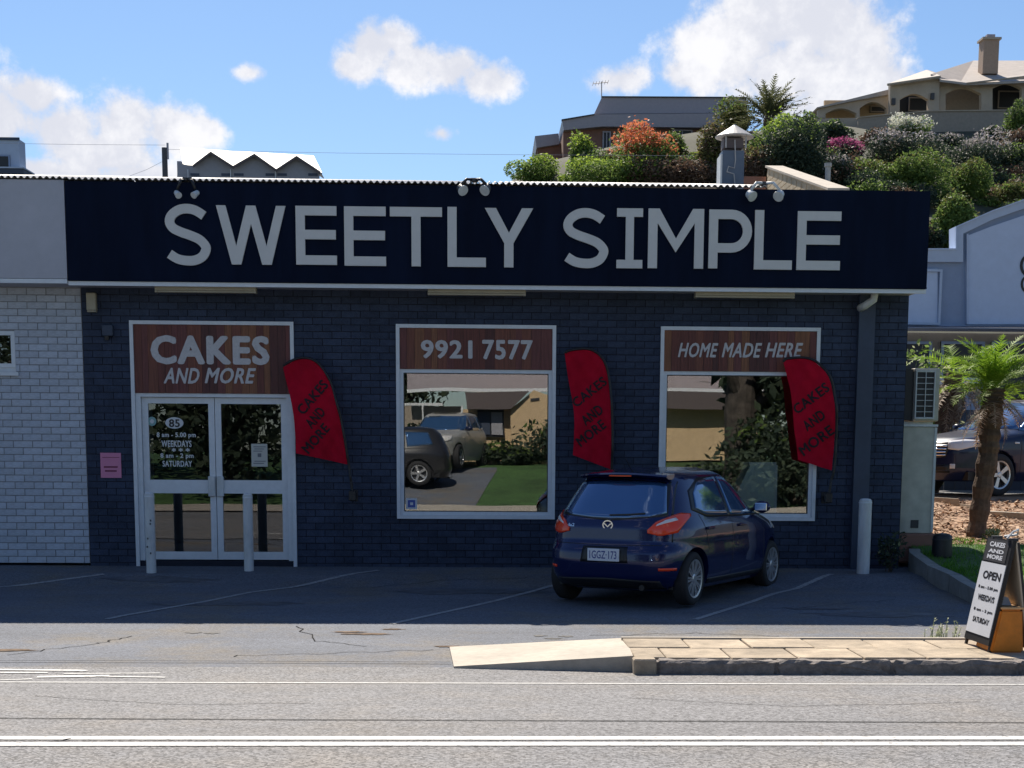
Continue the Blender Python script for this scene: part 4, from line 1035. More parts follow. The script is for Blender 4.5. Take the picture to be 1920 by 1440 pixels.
def patch(name, bot, top, fn, m, parent, nu=16, nv=8, off=.004, thick=.0):
    """curved panel lofted between two polylines in surface parameters, standing proud of the hull"""
    def pl(poly, f):
        f *= len(poly)-1; i = min(int(f), len(poly)-2); k = f-i
        return (poly[i][0]+(poly[i+1][0]-poly[i][0])*k, poly[i][1]+(poly[i+1][1]-poly[i][1])*k)
    G = []
    for j in range(nv+1):
        for i in range(nu+1):
            a, b = pl(bot, i/nu), pl(top, i/nu); k = j/nv; u, z = a[0]+(b[0]-a[0])*k, a[1]+(b[1]-a[1])*k
            e = 1e-3; p = fn(u, z); du = fn(u+e, z)-fn(u-e, z); dzv = fn(u, z+e)-fn(u, z-e)
            n = du.cross(dzv)
            if n.length < 1e-12: n = Vector((p.x, p.y, 0))
            n.normalize()
            if n.dot(Vector((p.x, p.y*.3, .05))) < 0: n = -n
            G.append((p, n))
    V = [p+n*off for p, n in G]; N = len(V); V += [p-n*.006 for p, n in G]; nx = nu+1; Fc = []
    for j in range(nv):
        for i in range(nu):
            a = j*nx+i; Fc.append((a, a+1, a+nx+1, a+nx)); Fc.append((N+a, N+a+nx, N+a+nx+1, N+a+1))
    ring = [i for i in range(nx)]+[j*nx+nu for j in range(1, nv+1)]+[nv*nx+i for i in range(nu-1, -1, -1)]+[j*nx for j in range(nv-1, 0, -1)]
    for a, b in zip(ring, ring[1:]+ring[:1]): Fc.append((a, N+a, N+b, b))
    me = bpy.data.meshes.new(name); me.from_pydata([tuple(v) for v in V], [], Fc)
    bm = bmesh.new(); bm.from_mesh(me); bmesh.ops.recalc_face_normals(bm, faces=bm.faces); bm.to_mesh(me); bm.free()
    me.polygons.foreach_set('use_smooth', [f < 2*nu*nv for f in range(len(me.polygons))])
    return link(name, me, m, parent, local=True)
def boolean_cut(o, cutters):
    for c in cutters:
        md = o.modifiers.new('cut', 'BOOLEAN'); md.operation = 'DIFFERENCE'; md.solver = 'EXACT'; md.object = c
    dg = bpy.context.evaluated_depsgraph_get(); dg.update()
    me = bpy.data.meshes.new_from_object(o.evaluated_get(dg)); o.modifiers.clear(); o.data = me
    for c in cutters:
        d = c.data; bpy.data.objects.remove(c); bpy.data.meshes.remove(d)
def make_wheel(parent, c, R, rim, width, sgn, spokes, double=True):
    w = thing('wheel', (0, 0, 0), None, None); w.parent = parent; w.location = c; w.empty_display_size = .1
    bm = bmesh.new(); h = width/2
    lathe(bm, [(rim*.98, h*.9), (rim+.01, h), (R-.025, h*.96), (R-.004, h*.75), (R, h*.4), (R, -h*.4), (R-.004, -h*.75), (R-.03, -h), (rim, -h)], (0, 0, 0), 'x', 40)
    if sgn < 0: bmesh.ops.scale(bm, verts=bm.verts, vec=(-1, 1, 1)); bmesh.ops.recalc_face_normals(bm, faces=bm.faces)
    bmesh.ops.delete(bm, geom=[f for f in bm.faces if len(f.verts) > 4 and (f.calc_center_median().x*sgn) > 0], context='FACES')
    obj('tyre', bm, M_tyre, w, local=True, smooth=True)
    bm = bmesh.new(); x0 = sgn*(h*.62)
    lathe(bm, [(rim*.98, sgn*h*.93), (rim*1.0, sgn*h*.99), (rim*.90, sgn*h*.93), (rim*.88, sgn*h*.5)], (0, 0, 0), 'x', 40)
    bmesh.ops.delete(bm, geom=[f for f in bm.faces if len(f.verts) > 4], context='FACES')
    lathe(bm, [(.052, sgn*h*.55), (.052, sgn*h*.88), (.035, sgn*h*.95)], (0, 0, 0), 'x', 16)
    for k in range(spokes):
        for d in ((-.10, .10) if double else (0,)):
            a = 2*math.pi*k/spokes; r0, r1 = .04, rim*.93; wd = .0095 if double else .030
            p0 = Vector((0, math.cos(a+d*2)*r0, math.sin(a+d*2)*r0)); p1 = Vector((0, math.cos(a+d)*r1, math.sin(a+d)*r1)); n = (p1-p0).normalized(); q = Vector((0, -n.z, n.y))*wd
            hexa(bm, [p0-q+Vector((sgn*h*.6, 0, 0)), p0+q+Vector((sgn*h*.6, 0, 0)), p1+q+Vector((sgn*h*.6, 0, 0)), p1-q+Vector((sgn*h*.6, 0, 0)),
                      p0-q+Vector((sgn*h*.86, 0, 0)), p0+q+Vector((sgn*h*.86, 0, 0)), p1+q*1.3+Vector((sgn*h*.92, 0, 0)), p1-q*1.3+Vector((sgn*h*.92, 0, 0))])
    obj('rim', bm, M_alloy, w, local=True)
    bm = bmesh.new(); lathe(bm, [(rim*.9, sgn*h*.1), (rim*.9, sgn*h*.3)], (0, 0, 0), 'x', 24); obj('brake_disc', bm, M_dark, w, local=True)
    return w
def arch_cut(body, axles, R, zc, halfw):
    cs = []
    for y in axles:
        for s in (-1, 1):
            bm = bmesh.new(); lathe(bm, [(R, -.17), (R, .30)] if s > 0 else [(R, -.30), (R, .17)], (s*halfw, y, zc), 'x', 48)
            me = bpy.data.meshes.new('arch'); bm.to_mesh(me); bm.free(); c = bpy.data.objects.new('arch', me); COL.objects.link(c); c.parent = body; cs.append(c)
    return cs

K = .99
car = thing('parked_car', (2.178, -2.05, -.158), 'dark blue five door hatchback parked at an angle facing the shop', 'car', rot=-math.radians(29.8))
car.scale = (K, K, K)
H = CarShape(
    yr=[(.17, -1.62), (.22, -1.76), (.32, -1.83), (.48, -1.855), (.60, -1.845), (.655, -1.80), (.70, -1.775), (.85, -1.765), (.93, -1.735), (1.0, -1.675), (1.15, -1.56), (1.30, -1.435), (1.36, -1.37), (1.41, -1.25), (1.45, -.95), (1.475, -.45)],
    yf=[(.17, 1.85), (.25, 1.96), (.45, 2.03), (.62, 2.02), (.74, 1.93), (.82, 1.76), (.88, 1.52), (.93, 1.28), (.965, 1.10), (1.0, .99), (1.1, .82), (1.25, .55), (1.36, .30), (1.42, .08), (1.455, -.12), (1.475, -.30)],
    w=[(.17, .74), (.24, .80), (.35, .835), (.52, .848), (.66, .843), (.74, .848), (.84, .836), (.90, .815), (.95, .790), (1.0, .768), (1.15, .705), (1.30, .635), (1.38, .59), (1.42, .545), (1.45, .47), (1.475, .25)],
    n_r=5.0, n_f=3.5, ztop=1.475)
zs = sorted({*np.linspace(.17, .62, 24), *np.linspace(.62, 1.0, 44), *np.linspace(1.0, 1.38, 30), *np.linspace(1.38, 1.475, 26)})
V, Fc = H.hull(zs)
body = raw('body', V, Fc, M_paintblue, car, local=True, smooth=True)
boolean_cut(body, arch_cut(body, (-1.245, 1.245), .335, .30, .86))
try: body.data.set_sharp_from_angle(angle=math.radians(38))
except Exception: pass
S = lambda sg: (lambda y, z: H.side(y, z, sg))
RW = lambda sg: (lambda t, z: H.wrap(t, z, sg, True)); FW = lambda sg: (lambda t, z: H.wrap(t, z, sg, False))
RE = lambda x, z: H.end(x, z, True); FE = lambda x, z: H.end(x, z, False)
# rear window, its frame and spoiler
patch('rear_window', [(-.60, 1.00), (-.45, .965), (-.2, .945), (0, .94), (.2, .945), (.45, .965), (.60, 1.00)], [(-.50, 1.30), (-.4, 1.325), (0, 1.335), (.4, 1.325), (.50, 1.30)], RE, M_cglass, car, 24, 10, .006)
patch('window_surround', [(-.66, .975), (0, .915), (.66, .975)], [(-.56, 1.33), (0, 1.352), (.56, 1.33)], RE, M_trim, car, 24, 10, .002)
bm = bmesh.new(); sp = []
for i in range(17):
    u = -1+2*i/16; x = u*.515; y = -1.46+.07*abs(u)**2.5; z = 1.405-.025*abs(u)**2
    sp.append([(x, y+.22, z+.03), (x, y+.02, z+.018), (x, y-.005, z+.0), (x, y+.05, z-.025), (x, y+.2, z-.03)])
vs = [[bm.verts.new(p) for p in r_] for r_ in sp]
for a, b in zip(vs, vs[1:]):
    for k in range(5): bm.faces.new((a[k], b[k], b[(k+1) % 5], a[(k+1) % 5]))
bm.faces.new(vs[0]); bm.faces.new(vs[-1]); bmesh.ops.recalc_face_normals(bm, faces=bm.faces); obj('rear_spoiler', bm, M_paintblue, car, local=True)
bm = bmesh.new(); box(bm, -.13, .13, -1.468, -1.450, 1.383, 1.395); obj('brake_light', bm, M_tail, car, local=True)
bm = bmesh.new(); tube(bm, [H.end(.0, .975)+Vector((0, -.02, 0)), H.end(.22, .985)+Vector((0, -.025, 0)), H.end(.40, 1.0)+Vector((0, -.02, 0))], .009, 6); obj('wiper', bm, M_trim, car, local=True)
def xt(x, z, rear=True):
    n = H.nr if rear else H.nf; return math.asin(min(1, abs(x)/H.w(z))**(n/2))/(math.pi/2)
for sg in (-1, 1):
    # tail lamp: an almond from the hatch round the corner
    tl = patch('taillight', [(xt(.46, .82), .795), (xt(.58, .80), .765), (xt(.72, .83), .80), (.55, .86), (.70, .965)], [(xt(.46, .82), .83), (xt(.54, .9), .915), (xt(.66, .95), .975), (.56, 1.0), (.70, .99)], RW(sg), M_tail, car, 18, 6, .014)
    patch('lamp_lens', [(xt(.54, .87), .865), (xt(.62, .9), .895), (xt(.70, .93), .925)], [(xt(.55, .88), .885), (xt(.61, .93), .925), (xt(.68, .95), .95)], RW(sg), M_lampw, tl, 8, 4, .019)
    f = S(sg)
    rearw = patch('side_window', [(-1.10, 1.045), (-.9, .975), (-.5, .955), (-.24, .95)], [(-1.02, 1.20), (-.80, 1.325), (-.5, 1.36), (-.24, 1.372)], f, M_cglass, car, 16, 8, .006)
    patch('side_window', [(-.18, .95), (.2, .94), (.6, .935), (.88, .935)], [(-.18, 1.373), (.0, 1.365), (.22, 1.31), (.84, .965)], f, M_cglass, car, 16, 8, .006)
    patch('window_trim', [(-1.20, 1.03), (-.9, .945), (0, .925), (.98, .92)], [(-1.10, 1.235), (-.75, 1.37), (.02, 1.392), (.95, .955)], f, M_trim, car, 26, 8, .002)
    for ya in (-.215, .86): patch('door_seam', [(ya-.005, .30), (ya+.005, .30)], [(ya-.005, .93), (ya+.005, .93)], f, M_black, car, 1, 12, .0015)
    patch('door_seam', [(-.93, .60), (-.92, .60)], [(-1.08, .98), (-1.07, .98)], f, M_black, car, 1, 12, .0015)
    patch('side_sill', [(-.88, .215), (.9, .215)], [(-.90, .275), (.92, .275)], f, M_trim, car, 20, 3, .004)
    for ya in (-.98, -.02): 
        p = H.side(ya+.08, .83, sg); bm = bmesh.new(); box(bm, -.01, .022, -.09, .09, -.016, .016, bev=.008); bmesh.ops.translate(bm, verts=bm.verts, vec=p+Vector((sg*.008, 0, 0)))
        obj('door_handle', bm, M_paintblue, car, local=True)
    bm = bmesh.new(); bmesh.ops.create_icosphere(bm, subdivisions=3, radius=1); mp = H.side(.70, .98, sg)
    for v in bm.verts: v.co = Vector((v.co.x*.105, v.co.y*(.055 if v.co.y < 0 else .09), v.co.z*.072))+mp+Vector((sg*.135, .02, .03))
    mir = obj('wing_mirror', bm, M_paintblue, car, local=True, smooth=True)
    bm = bmesh.new(); box(bm, -.075, .075, -.006, .006, -.045, .045, bev=.006); bmesh.ops.translate(bm, verts=bm.verts, vec=mp+Vector((sg*.14, -.036, .03))); obj('mirror_glass', bm, M_chrome, mir, local=True)
    bm = bmesh.new(); tube(bm, [mp+Vector((-sg*.02, .02, -.01)), mp+Vector((sg*.09, .02, .02))], .022, 8); obj('mirror_arm', bm, M_trim, mir, local=True)
    patch('headlight', [(.25, .66), (.35, .66), (.50, .72)], [(.28, .76), (.38, .80), (.50, .80)], FW(sg), M_lampw, car, 12, 6, .01)
    patch('reflector', [(xt(.60, .42), .40), (xt(.74, .42), .40)], [(xt(.60, .42), .43), (xt(.74, .42), .43)], RW(sg), M_tail, car, 4, 2, .006)
    for y in (-1.245, 1.245): make_wheel(car, (sg*(.848-.125), y, .293), .293, .210, .175, sg, 10, True)
patch('windscreen', [(-.62, 1.0), (0, 1.0), (.62, 1.0)], [(-.50, 1.36), (0, 1.37), (.50, 1.36)], FE, M_cglass, car, 20, 10, .006)
patch('bumper_seam', [(-.72, .668), (0, .655), (.72, .668)], [(-.72, .674), (0, .661), (.72, .674)], RE, M_black, car, 24, 1, .0015)
patch('hatch_seam', [(-.70, .70), (-.69, .70)], [(-.70, .96), (-.69, .96)], RE, M_black, car, 1, 8, .0015)
patch('hatch_seam', [(.69, .70), (.70, .70)], [(.69, .96), (.70, .96)], RE, M_black, car, 1, 8, .0015)
patch('bumper_reflection', [(-.62, .20), (0, .20), (.62, .20)], [(-.60, .29), (0, .31), (.60, .29)], RE, M_trim, car, 20, 4, .006)  # black strip painted in for the dark reflection low on the bumper
pb = patch('plate_recess', [(-.28, .475), (.28, .475)], [(-.26, .645), (.26, .645)], RE, M_trim, car, 10, 5, .003)
py_ = H.end(0, .56).y-.022
pl_ = obj('number_plate', nbox(-.186, .186, py_-.004, py_+.014, .49, .624, bev=.003), M_plate, car, local=True)
me = text_mesh('plate_text', '1GGZ·173', 1.0, .01)
co = np.array([v.co[:] for v in me.vertices]); lo, hi = co.min(0), co.max(0)
for v in me.vertices: v.co = (-.16+.32*(v.co.x-lo[0])/(hi[0]-lo[0]), py_-.0055, .515+.085*(v.co.y-lo[1])/(hi[1]-lo[1]))
link('plate_text', me, M_platet, pl_, local=True)
# round winged badge, script and keyhole trim
ey = H.end(0, .87).y-.008
bm = bmesh.new()
for k in range(28):
    a, b = 2*math.pi*k/28, 2*math.pi*(k+1)/28; R1, R2 = (.062, .052), (.050, .040)
    hexa(bm, [(R2[0]*math.cos(a), ey+.012, .87+R2[1]*math.sin(a)), (R1[0]*math.cos(a), ey+.012, .87+R1[1]*math.sin(a)), (R1[0]*math.cos(b), ey+.012, .87+R1[1]*math.sin(b)), (R2[0]*math.cos(b), ey+.012, .87+R2[1]*math.sin(b)),
              (R2[0]*math.cos(a), ey, .87+R2[1]*math.sin(a)), (R1[0]*math.cos(a), ey, .87+R1[1]*math.sin(a)), (R1[0]*math.cos(b), ey, .87+R1[1]*math.sin(b)), (R2[0]*math.cos(b), ey, .87+R2[1]*math.sin(b))])
stroke(bm, [(-.050, .885), (-.030, .880), (-.012, .862), (0, .853), (.012, .862), (.030, .880), (.050, .885)], .011, ey-.002, ey+.012)
obj('badge', bm, M_chrome, car, local=True)
me = text_mesh('script', 'mazda2', 1.0, .02); co = np.array([v.co[:] for v in me.vertices]); lo, hi = co.min(0), co.max(0)
for v in me.vertices:
    x = -.60+.20*(v.co.x-lo[0])/(hi[0]-lo[0]); z = .845+.034*(v.co.y-lo[1])/(hi[1]-lo[1]); v.co = (x, H.end(x, z).y-.007, z)
link('badge_script', me, M_chrome, car, local=True)
bm = bmesh.new(); lathe(bm, [(.026, -.09), (.032, -.09), (.032, .05), (.026, .05)], (.42, -1.70, .215), 'y', 14); obj('exhaust', bm, M_trim, car, local=True)
bm = bmesh.new(); tube(bm, [(0, -1.12, 1.42), (0, -1.34, 1.58)], [.006, .003], 6); obj('aerial', bm, M_black, car, local=True)
bm = bmesh.new(); box(bm, -.68, .68, -1.55, 1.6, .19, .34); obj('underbody', bm, M_black, car, local=True)

# navy suv parked behind the garden
wc = at(1868, 890, 6.7); KS = 1.0
ang = math.radians(117)
suv = thing('parked_suv', (0, 0, 0), 'navy suv seen nose first behind the palm at the right edge', 'car', rot=ang)
R_ = Matrix.Rotation(ang, 3, 'Z'); lw = R_ @ Vector((-.86, 1.42, 0)); suv.location = (wc.x-lw.x, 6.7-lw.y, .735)
G = CarShape(
    yr=[(.25, -2.25), (.5, -2.38), (.9, -2.38), (1.1, -2.32), (1.5, -2.1), (1.68, -1.9), (1.74, -1.4)],
    yf=[(.25, 2.25), (.45, 2.33), (.75, 2.34), (.92, 2.28), (1.0, 2.10), (1.06, 1.70), (1.10, 1.35), (1.14, 1.12), (1.3, .85), (1.5, .50), (1.64, .2), (1.74, -.2)],
    w=[(.25, .86), (.4, .93), (.8, .95), (.95, .945), (1.06, .91), (1.12, .87), (1.3, .80), (1.55, .70), (1.68, .62), (1.74, .4)], n_r=4, n_f=3.6, ztop=1.74)
V, Fc = G.hull(sorted({*np.linspace(.25, .9, 22), *np.linspace(.9, 1.15, 36), *np.linspace(1.15, 1.6, 20), *np.linspace(1.6, 1.74, 16)}))
sb_ = raw('body', V, Fc, M_suv, suv, local=True, smooth=True); boolean_cut(sb_, arch_cut(sb_, (-1.42, 1.42), .41, .37, .96))
GF = lambda x, z: G.end(x, z, False)
patch('windscreen', [(-.74, 1.16), (0, 1.14), (.74, 1.16)], [(-.60, 1.60), (0, 1.63), (.60, 1.60)], GF, M_cglass, suv, 18, 8, .006)
gr = patch('grille', [(-.50, .66), (0, .64), (.50, .66)], [(-.56, .88), (0, .89), (.56, .88)], GF, M_trim, suv, 14, 6, .006)
for z in (.69, .74, .79, .84): patch('grille_bar', [(-.50, z), (.50, z)], [(-.50, z+.022), (.50, z+.022)], GF, M_chrome, gr, 12, 1, .016)
lb = patch('lower_grille', [(-.55, .40), (.55, .40)], [(-.55, .54), (.55, .54)], GF, M_black, suv, 14, 4, .006)
for z in (.43, .49): patch('grille_bar', [(-.52, z), (.52, z)], [(-.52, z+.016), (.52, z+.016)], GF, M_dark, lb, 12, 1, .014)
for sg in (-1, 1):
    patch('headlight', [(.22, .80), (.35, .78), (.50, .84)], [(.20, .93), (.36, .96), (.52, .95)], (lambda t, z, q=sg: G.wrap(t, z, q, False)), M_lampw, suv, 12, 5, .012)
    patch('fog_lamp', [(.26, .47), (.32, .47)], [(.26, .55), (.32, .55)], (lambda t, z, q=sg: G.wrap(t, z, q, False)), M_lampw, suv, 5, 4, .01)
    f = (lambda y, z, q=sg: G.side(y, z, q))
    patch('side_window', [(-1.0, 1.15), (-.12, 1.13)], [(-.9, 1.60), (-.12, 1.63)], f, M_cglass, suv, 12, 6, .006)
    patch('side_window', [(-.06, 1.13), (.86, 1.13)], [(-.06, 1.63), (.22, 1.60)], f, M_cglass, suv, 12, 6, .006)
    patch('side_window', [(-1.85, 1.2), (-1.08, 1.15)], [(-1.7, 1.55), (-1.0, 1.6)], f, M_cglass, suv, 12, 6, .006)
    patch('indicator', [(.98, .90), (1.08, .90)], [(.98, .93), (1.08, .93)], f, M_lampw, suv, 3, 2, .008)
    for ya in (-.1, .92): patch('door_seam', [(ya, .42), (ya+.012, .42)], [(ya, 1.08), (ya+.012, 1.08)], f, M_black, suv, 1, 10, .002)
    for y in (-1.42, 1.42): make_wheel(suv, (sg*.835, y, .365), .365, .245, .235, sg, 5, False)
    mp = G.side(.62, 1.14, sg); bm = bmesh.new(); bmesh.ops.create_icosphere(bm, subdivisions=2, radius=1)
    for v in bm.verts: v.co = Vector((v.co.x*.12, v.co.y*.07, v.co.z*.08))+mp+Vector((sg*.14, 0, .05))
    obj('wing_mirror', bm, M_suv, suv, local=True, smooth=True)
bm = bmesh.new(); box(bm, -.78, .78, -2.0, 2.0, .27, .42); obj('underbody', bm, M_black, suv, local=True)
py_ = G.end(0, .60, False).y+.01
bm = nbox(-.186, .186, py_, py_+.012, .555, .685); obj('number_plate', bm, M_plate, suv, local=True)

# ------------------------------------------------------------------ things beside the shop
a, b = at(1716, 690, .9), at(1760, 790, .9)
ac = thing('air_conditioner', ((XR+b.x)/2, 1.2, b.z), 'cream air conditioner box with a slatted side grille on the right end wall', 'air conditioner')
obj('case', nbox(a.x+.0, b.x, .92, 1.75, b.z, a.z, bev=.012), M_beigebox, ac)
obj('end_cover', nbox(XR+.02, a.x-.005, .95, 1.72, b.z+.01, a.z-.01), M_black, ac)
gx0, gx1, gz0, gz1 = a.x+.035, b.x-.085, b.z+.05, a.z-.05
obj('grille_recess', nbox(gx0, gx1, .912, .918, gz0, gz1), M_black, ac)
for k in range(9):
    z = gz0+(gz1-gz0)*k/8; obj('slat', nbox(gx0, gx1, .895, .910, z-.004, z+.004), M_whitew, ac)
obj('slat', nbox((gx0+gx1)/2-.005, (gx0+gx1)/2+.005, .885, .894, gz0, gz1), M_whitew, ac)
obj('frame', frame_bm((a.x+.015, b.x-.065, b.z+.03, a.z-.03), .018, .890, .919), M_whitew, ac)
obj('bracket', nbox(XR+.005, b.x-.05, 1.0, 1.1, b.z-.05, b.z-.005), M_whitew, ac)
a, b = at(1697, 797, .3), at(1748, 1000, .3)
mb = thing('meter_cabinet', ((a.x+b.x)/2, .45, b.z), 'tall weathered beige cabinet standing at the right end of the shop under the air conditioner', 'cabinet')
obj('case', nbox(XR+.01, b.x, .3, .75, b.z, a.z-.02, bev=.008), M_beigebox, mb)
obj('lid', nbox(XR+.005, b.x+.012, .28, .77, a.z-.018, a.z+.01), M_whitew, mb)
obj('side_trim', nbox(b.x-.028, b.x+.004, .288, .299, b.z+.02, a.z-.03), M_whitew, mb)
q = rect(1708, 975, 1722, 990, .29); obj('vent', nbox(q[0], q[1], .292, .299, q[2], q[3]), M_dark, mb)
bm = bmesh.new(); box(bm, XR+.002, b.x+.05, .25, .8, zgd(.3)-.2, b.z-.003, bev=.02); obj('plinth', bm, M_brickred, mb)
# black plastic tub / light shell
p = at(1766, 1035, -.5); tb = thing('black_bin', (p.x, -.5, zgd(-.5)), 'small black domed plastic bin on the grass edge below the cabinet', 'bin')
bm = bmesh.new(); lathe(bm, [(.125, -.02), (.128, .03), (.122, .24), (.116, .285), (.09, .31), (.03, .322)], (0, 0, 0), seg=22); obj('shell', bm, M_black, tb, local=True, smooth=True)
bm = bmesh.new(); lathe(bm, [(.132, .235), (.132, .25), (.125, .25), (.125, .235)], (0, 0, 0), seg=22); obj('rim', bm, M_dark, tb, local=True)
# sandwich board on the footpath
nf_ = at(1850, 1224, gnd(1850, 1224, KT).y); yn = nf_.y; zb = zg(yn)+KT-.0
sw = thing('sandwich_board', (nf_.x+.18, yn+.28, zb), 'white and black open sandwich board sign leaning at the right end of the footpath', 'sign board')
HB = .875; tl_ = Vector((.165, 0, HB)); WD = .55; SK = Vector((-.02, WD, 0))
Q = [Vector((nf_.x, yn, zb)), Vector((nf_.x, yn, zb))+SK]
def panel(name, u0, u1, v0, v1, d0, d1, m, side=0, parent=None):
    """a piece of the leaning left or right panel; u along depth, v up the slope, d out of the face"""
    foot = Q[0] if side == 0 else Q[0]+Vector((.33, 0, 0)); topv = tl_ if side == 0 else Vector((-.135, 0, HB))
    out = Vector((-HB, 0, topv.x)).normalized() if side == 0 else Vector((HB, 0, -topv.x)).normalized()
    P = []
    for d in (d0, d1):
        for u, v in ((u0, v0), (u1, v0), (u1, v1), (u0, v1)): P.append(foot+SK*u+topv*v+out*d)
    bm = bmesh.new(); hexa(bm, P); return obj(name, bm, m, parent or sw)
panel('panel', 0, 1, .06, 1, -.012, 0, M_black)
panel('panel', 0, 1, .04, .99, -.012, 0, M_timber, 1)
for u0, u1 in ((0, .055), (.945, 1)):
    panel('leg', u0, u1, 0, 1.0, -.03, -.0125, M_black); panel('leg', u0, u1, 0, .98, .0005, .02, M_black, 1)
bd = panel('white_panel', .02, .98, .13, .775, .001, .006, M_signw)
hd = panel('header_panel', .10, .95, .79, .985, .001, .004, M_dark)
def panel_text(txt, u0, u1, v0, v1, m, parent, d, bold=.03):
    me = text_mesh('lettering', txt, 1.0, bold); co = np.array([v.co[:] for v in me.vertices]); lo, hi = co.min(0), co.max(0)
    out = Vector((-HB, 0, tl_.x)).normalized()
    for v in me.vertices:
        u = u1+(u0-u1)*(v.co.x-lo[0])/(hi[0]-lo[0]); w = v0+(v1-v0)*(v.co.y-lo[1])/(hi[1]-lo[1]); v.co = Q[0]+SK*u+tl_*w+out*d
    return link('lettering', me, m, parent)
for t_, u0, u1, v0, v1 in (('OPEN', .10, .80, .625, .70), ('8 am - 5.00 pm', .10, .88, .53, .565), ('WEEKDAYS', .14, .80, .43, .485), ('8 am - 2 pm', .10, .86, .325, .36), ('SATURDAY', .14, .80, .23, .28)):
    panel_text(t_, u0, u1, v0, v1, M_black, bd, .0075, .04)
for t_, v0, v1 in (('CAKES', .92, .965), ('AND', .865, .90), ('MORE', .81, .85)): panel_text(t_, .22, .82, v0, v1, M_signw, hd, .0055, .04)
bm = bmesh.new(); bm.free()
for ya_ in (.05, .42): obj('hinge', nbox(Q[0].x+tl_.x-.02, Q[0].x+.33-.135+.03, yn+ya_, yn+ya_+.05, zb+HB-.01, zb+HB+.012), M_dark, sw)
bm = bmesh.new(); tube(bm, [Q[0]+Vector((.15, .1, HB+.01)), Q[0]+Vector((.20, .12, HB+.06)), Q[0]+Vector((.27, .2, HB+.075)), Q[0]+Vector((.30, .3, HB+.03)), Q[0]+Vector((.24, .42, HB+.01))], .009, 6); obj('handle_rope', bm, M_whitew, sw)
og = thing('orange_container', (Q[0].x+.165, yn+.0, zb), 'weathered orange plastic container standing between the legs of the sandwich board', 'container')
bm = bmesh.new(); x = Q[0].x
hexa(bm, [(x+.02, yn-.02, zb+.002), (x+.285, yn-.02, zb+.002), (x+.285, yn+.36, zb+.002), (x+.02, yn+.36, zb+.002), (x+.09, yn-.02, zb+.34), (x+.262, yn-.02, zb+.34), (x+.255, yn+.36, zb+.34), (x+.105, yn+.36, zb+.34)])
bmesh.ops.bevel(bm, geom=list(bm.edges), offset=.015, segments=2, affect='EDGES'); obj('tub', bm, M_orange, og)
bm = bmesh.new(); box(bm, x+.092, x+.266, yn-.028, yn+.37, zb+.342, zb+.36, bev=.004); obj('rim', bm, mat('faded orange plastic', (.62, .36, .16), .6, var=.2), og)
bm = bmesh.new(); hexa(bm, [(x+.14, yn+.12, zb+.361), (x+.22, yn+.12, zb+.361), (x+.22, yn+.3, zb+.361), (x+.14, yn+.3, zb+.361), (x+.16, yn+.15, zb+.43), (x+.20, yn+.15, zb+.42), (x+.21, yn+.27, zb+.41), (x+.17, yn+.27, zb+.43)]); obj('crumpled_bag', bm, M_dec, og)

# ------------------------------------------------------------------ hillside behind
def crest(x):
    Hh = float(np.interp(x, [-120, -25, -6, 1, 6, 16, 24, 34, 60, 150], [4, 7, 13, 17.0, 19.2, 20.3, 23.0, 23.4, 24, 24]))
    Dc = float(np.interp(x, [-20, 16, 26, 60], [93, 93, 109, 112])); return Hh, Dc
def hz(x, y):
    Hh, Dc = crest(x); D = y+20; t = (D-46)/(Dc-46); base = .75 if x > 5 else 0.0
    if t <= 0: return base
    return base+(Hh-base)*min(t, 1.0)
xs_ = np.arange(-160, 165, 4.0); ys_ = [24, 26]+list(np.arange(30, 102, 3.0))+[110, 130, 170, 250, 400, 1500]
V = [(x, y, hz(x, y)+((math.sin(x*.7)+math.cos(y*.9))*.15 if 26 < y < 80 else 0)) for y in ys_ for x in xs_]; nx = len(xs_)
Fc = [(j*nx+i, j*nx+i+1, (j+1)*nx+i+1, (j+1)*nx+i) for j in range(len(ys_)-1) for i in range(nx-1)]
hill = raw('hill', V, Fc, M_soil, smooth=True); tag(hill, kind='structure')
def hillpt(px, py):
    d = ray(px, py); t = 45/d.y
    while t < 130/d.y:
        p = EYE+d*t
        if p.z <= hz(p.x, p.y): return p
        t += .25
    return EYE+d*(112/d.y)

def leafball(W, Hh, Dp, n, size, seed, lumps=9, top_mix=None, droop=0.0, fill=.55):
    """leaf quads clustered on lumps through an ellipsoid; returns verts, faces, material index per face"""
    r = np.random.default_rng(seed)
    c = r.normal(size=(lumps, 3)); c /= np.linalg.norm(c, axis=1)[:, None]; c *= r.uniform(.15, .62, (lumps, 1)); c[:, 2] = np.abs(c[:, 2])*.9-.15
    rad = r.uniform(.34, .52, lumps); k = r.integers(0, lumps, n)
    d = r.normal(size=(n, 3)); d /= np.linalg.norm(d, axis=1)[:, None]
    spr = np.where(r.random(n) < .10, r.uniform(1.05, 1.38, n), 1.0)
    p = c[k]+d*(rad[k]*spr*(fill+(1-fill)*r.random(n)**.5))[:, None]
    p[:, 2] = (p[:, 2]+.55)/1.4
    p = p[p[:, 2] > 0.0]; n = len(p)
    P = p*np.array([W/1.6, Dp/1.6, Hh*1.03])
    s = size*r.uniform(.6, 1.35, n)
    a = r.normal(size=(n, 3)); a /= np.linalg.norm(a, axis=1)[:, None]; a[:, 2] = np.abs(a[:, 2])*.8
    b = np.cross(a, r.normal(size=(n, 3))); b /= np.linalg.norm(b, axis=1)[:, None]
    a = a*s[:, None]; b = b*(s*.45)[:, None]
    V = np.stack([P-a, P-b*.9, P+a, P+b*.9], 1).reshape(-1, 3)
    Fc = np.arange(4*n).reshape(-1, 4)
    idx = np.zeros(n, int)
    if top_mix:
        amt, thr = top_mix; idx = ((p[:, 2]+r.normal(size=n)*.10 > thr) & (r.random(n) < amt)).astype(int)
    return V, Fc, idx
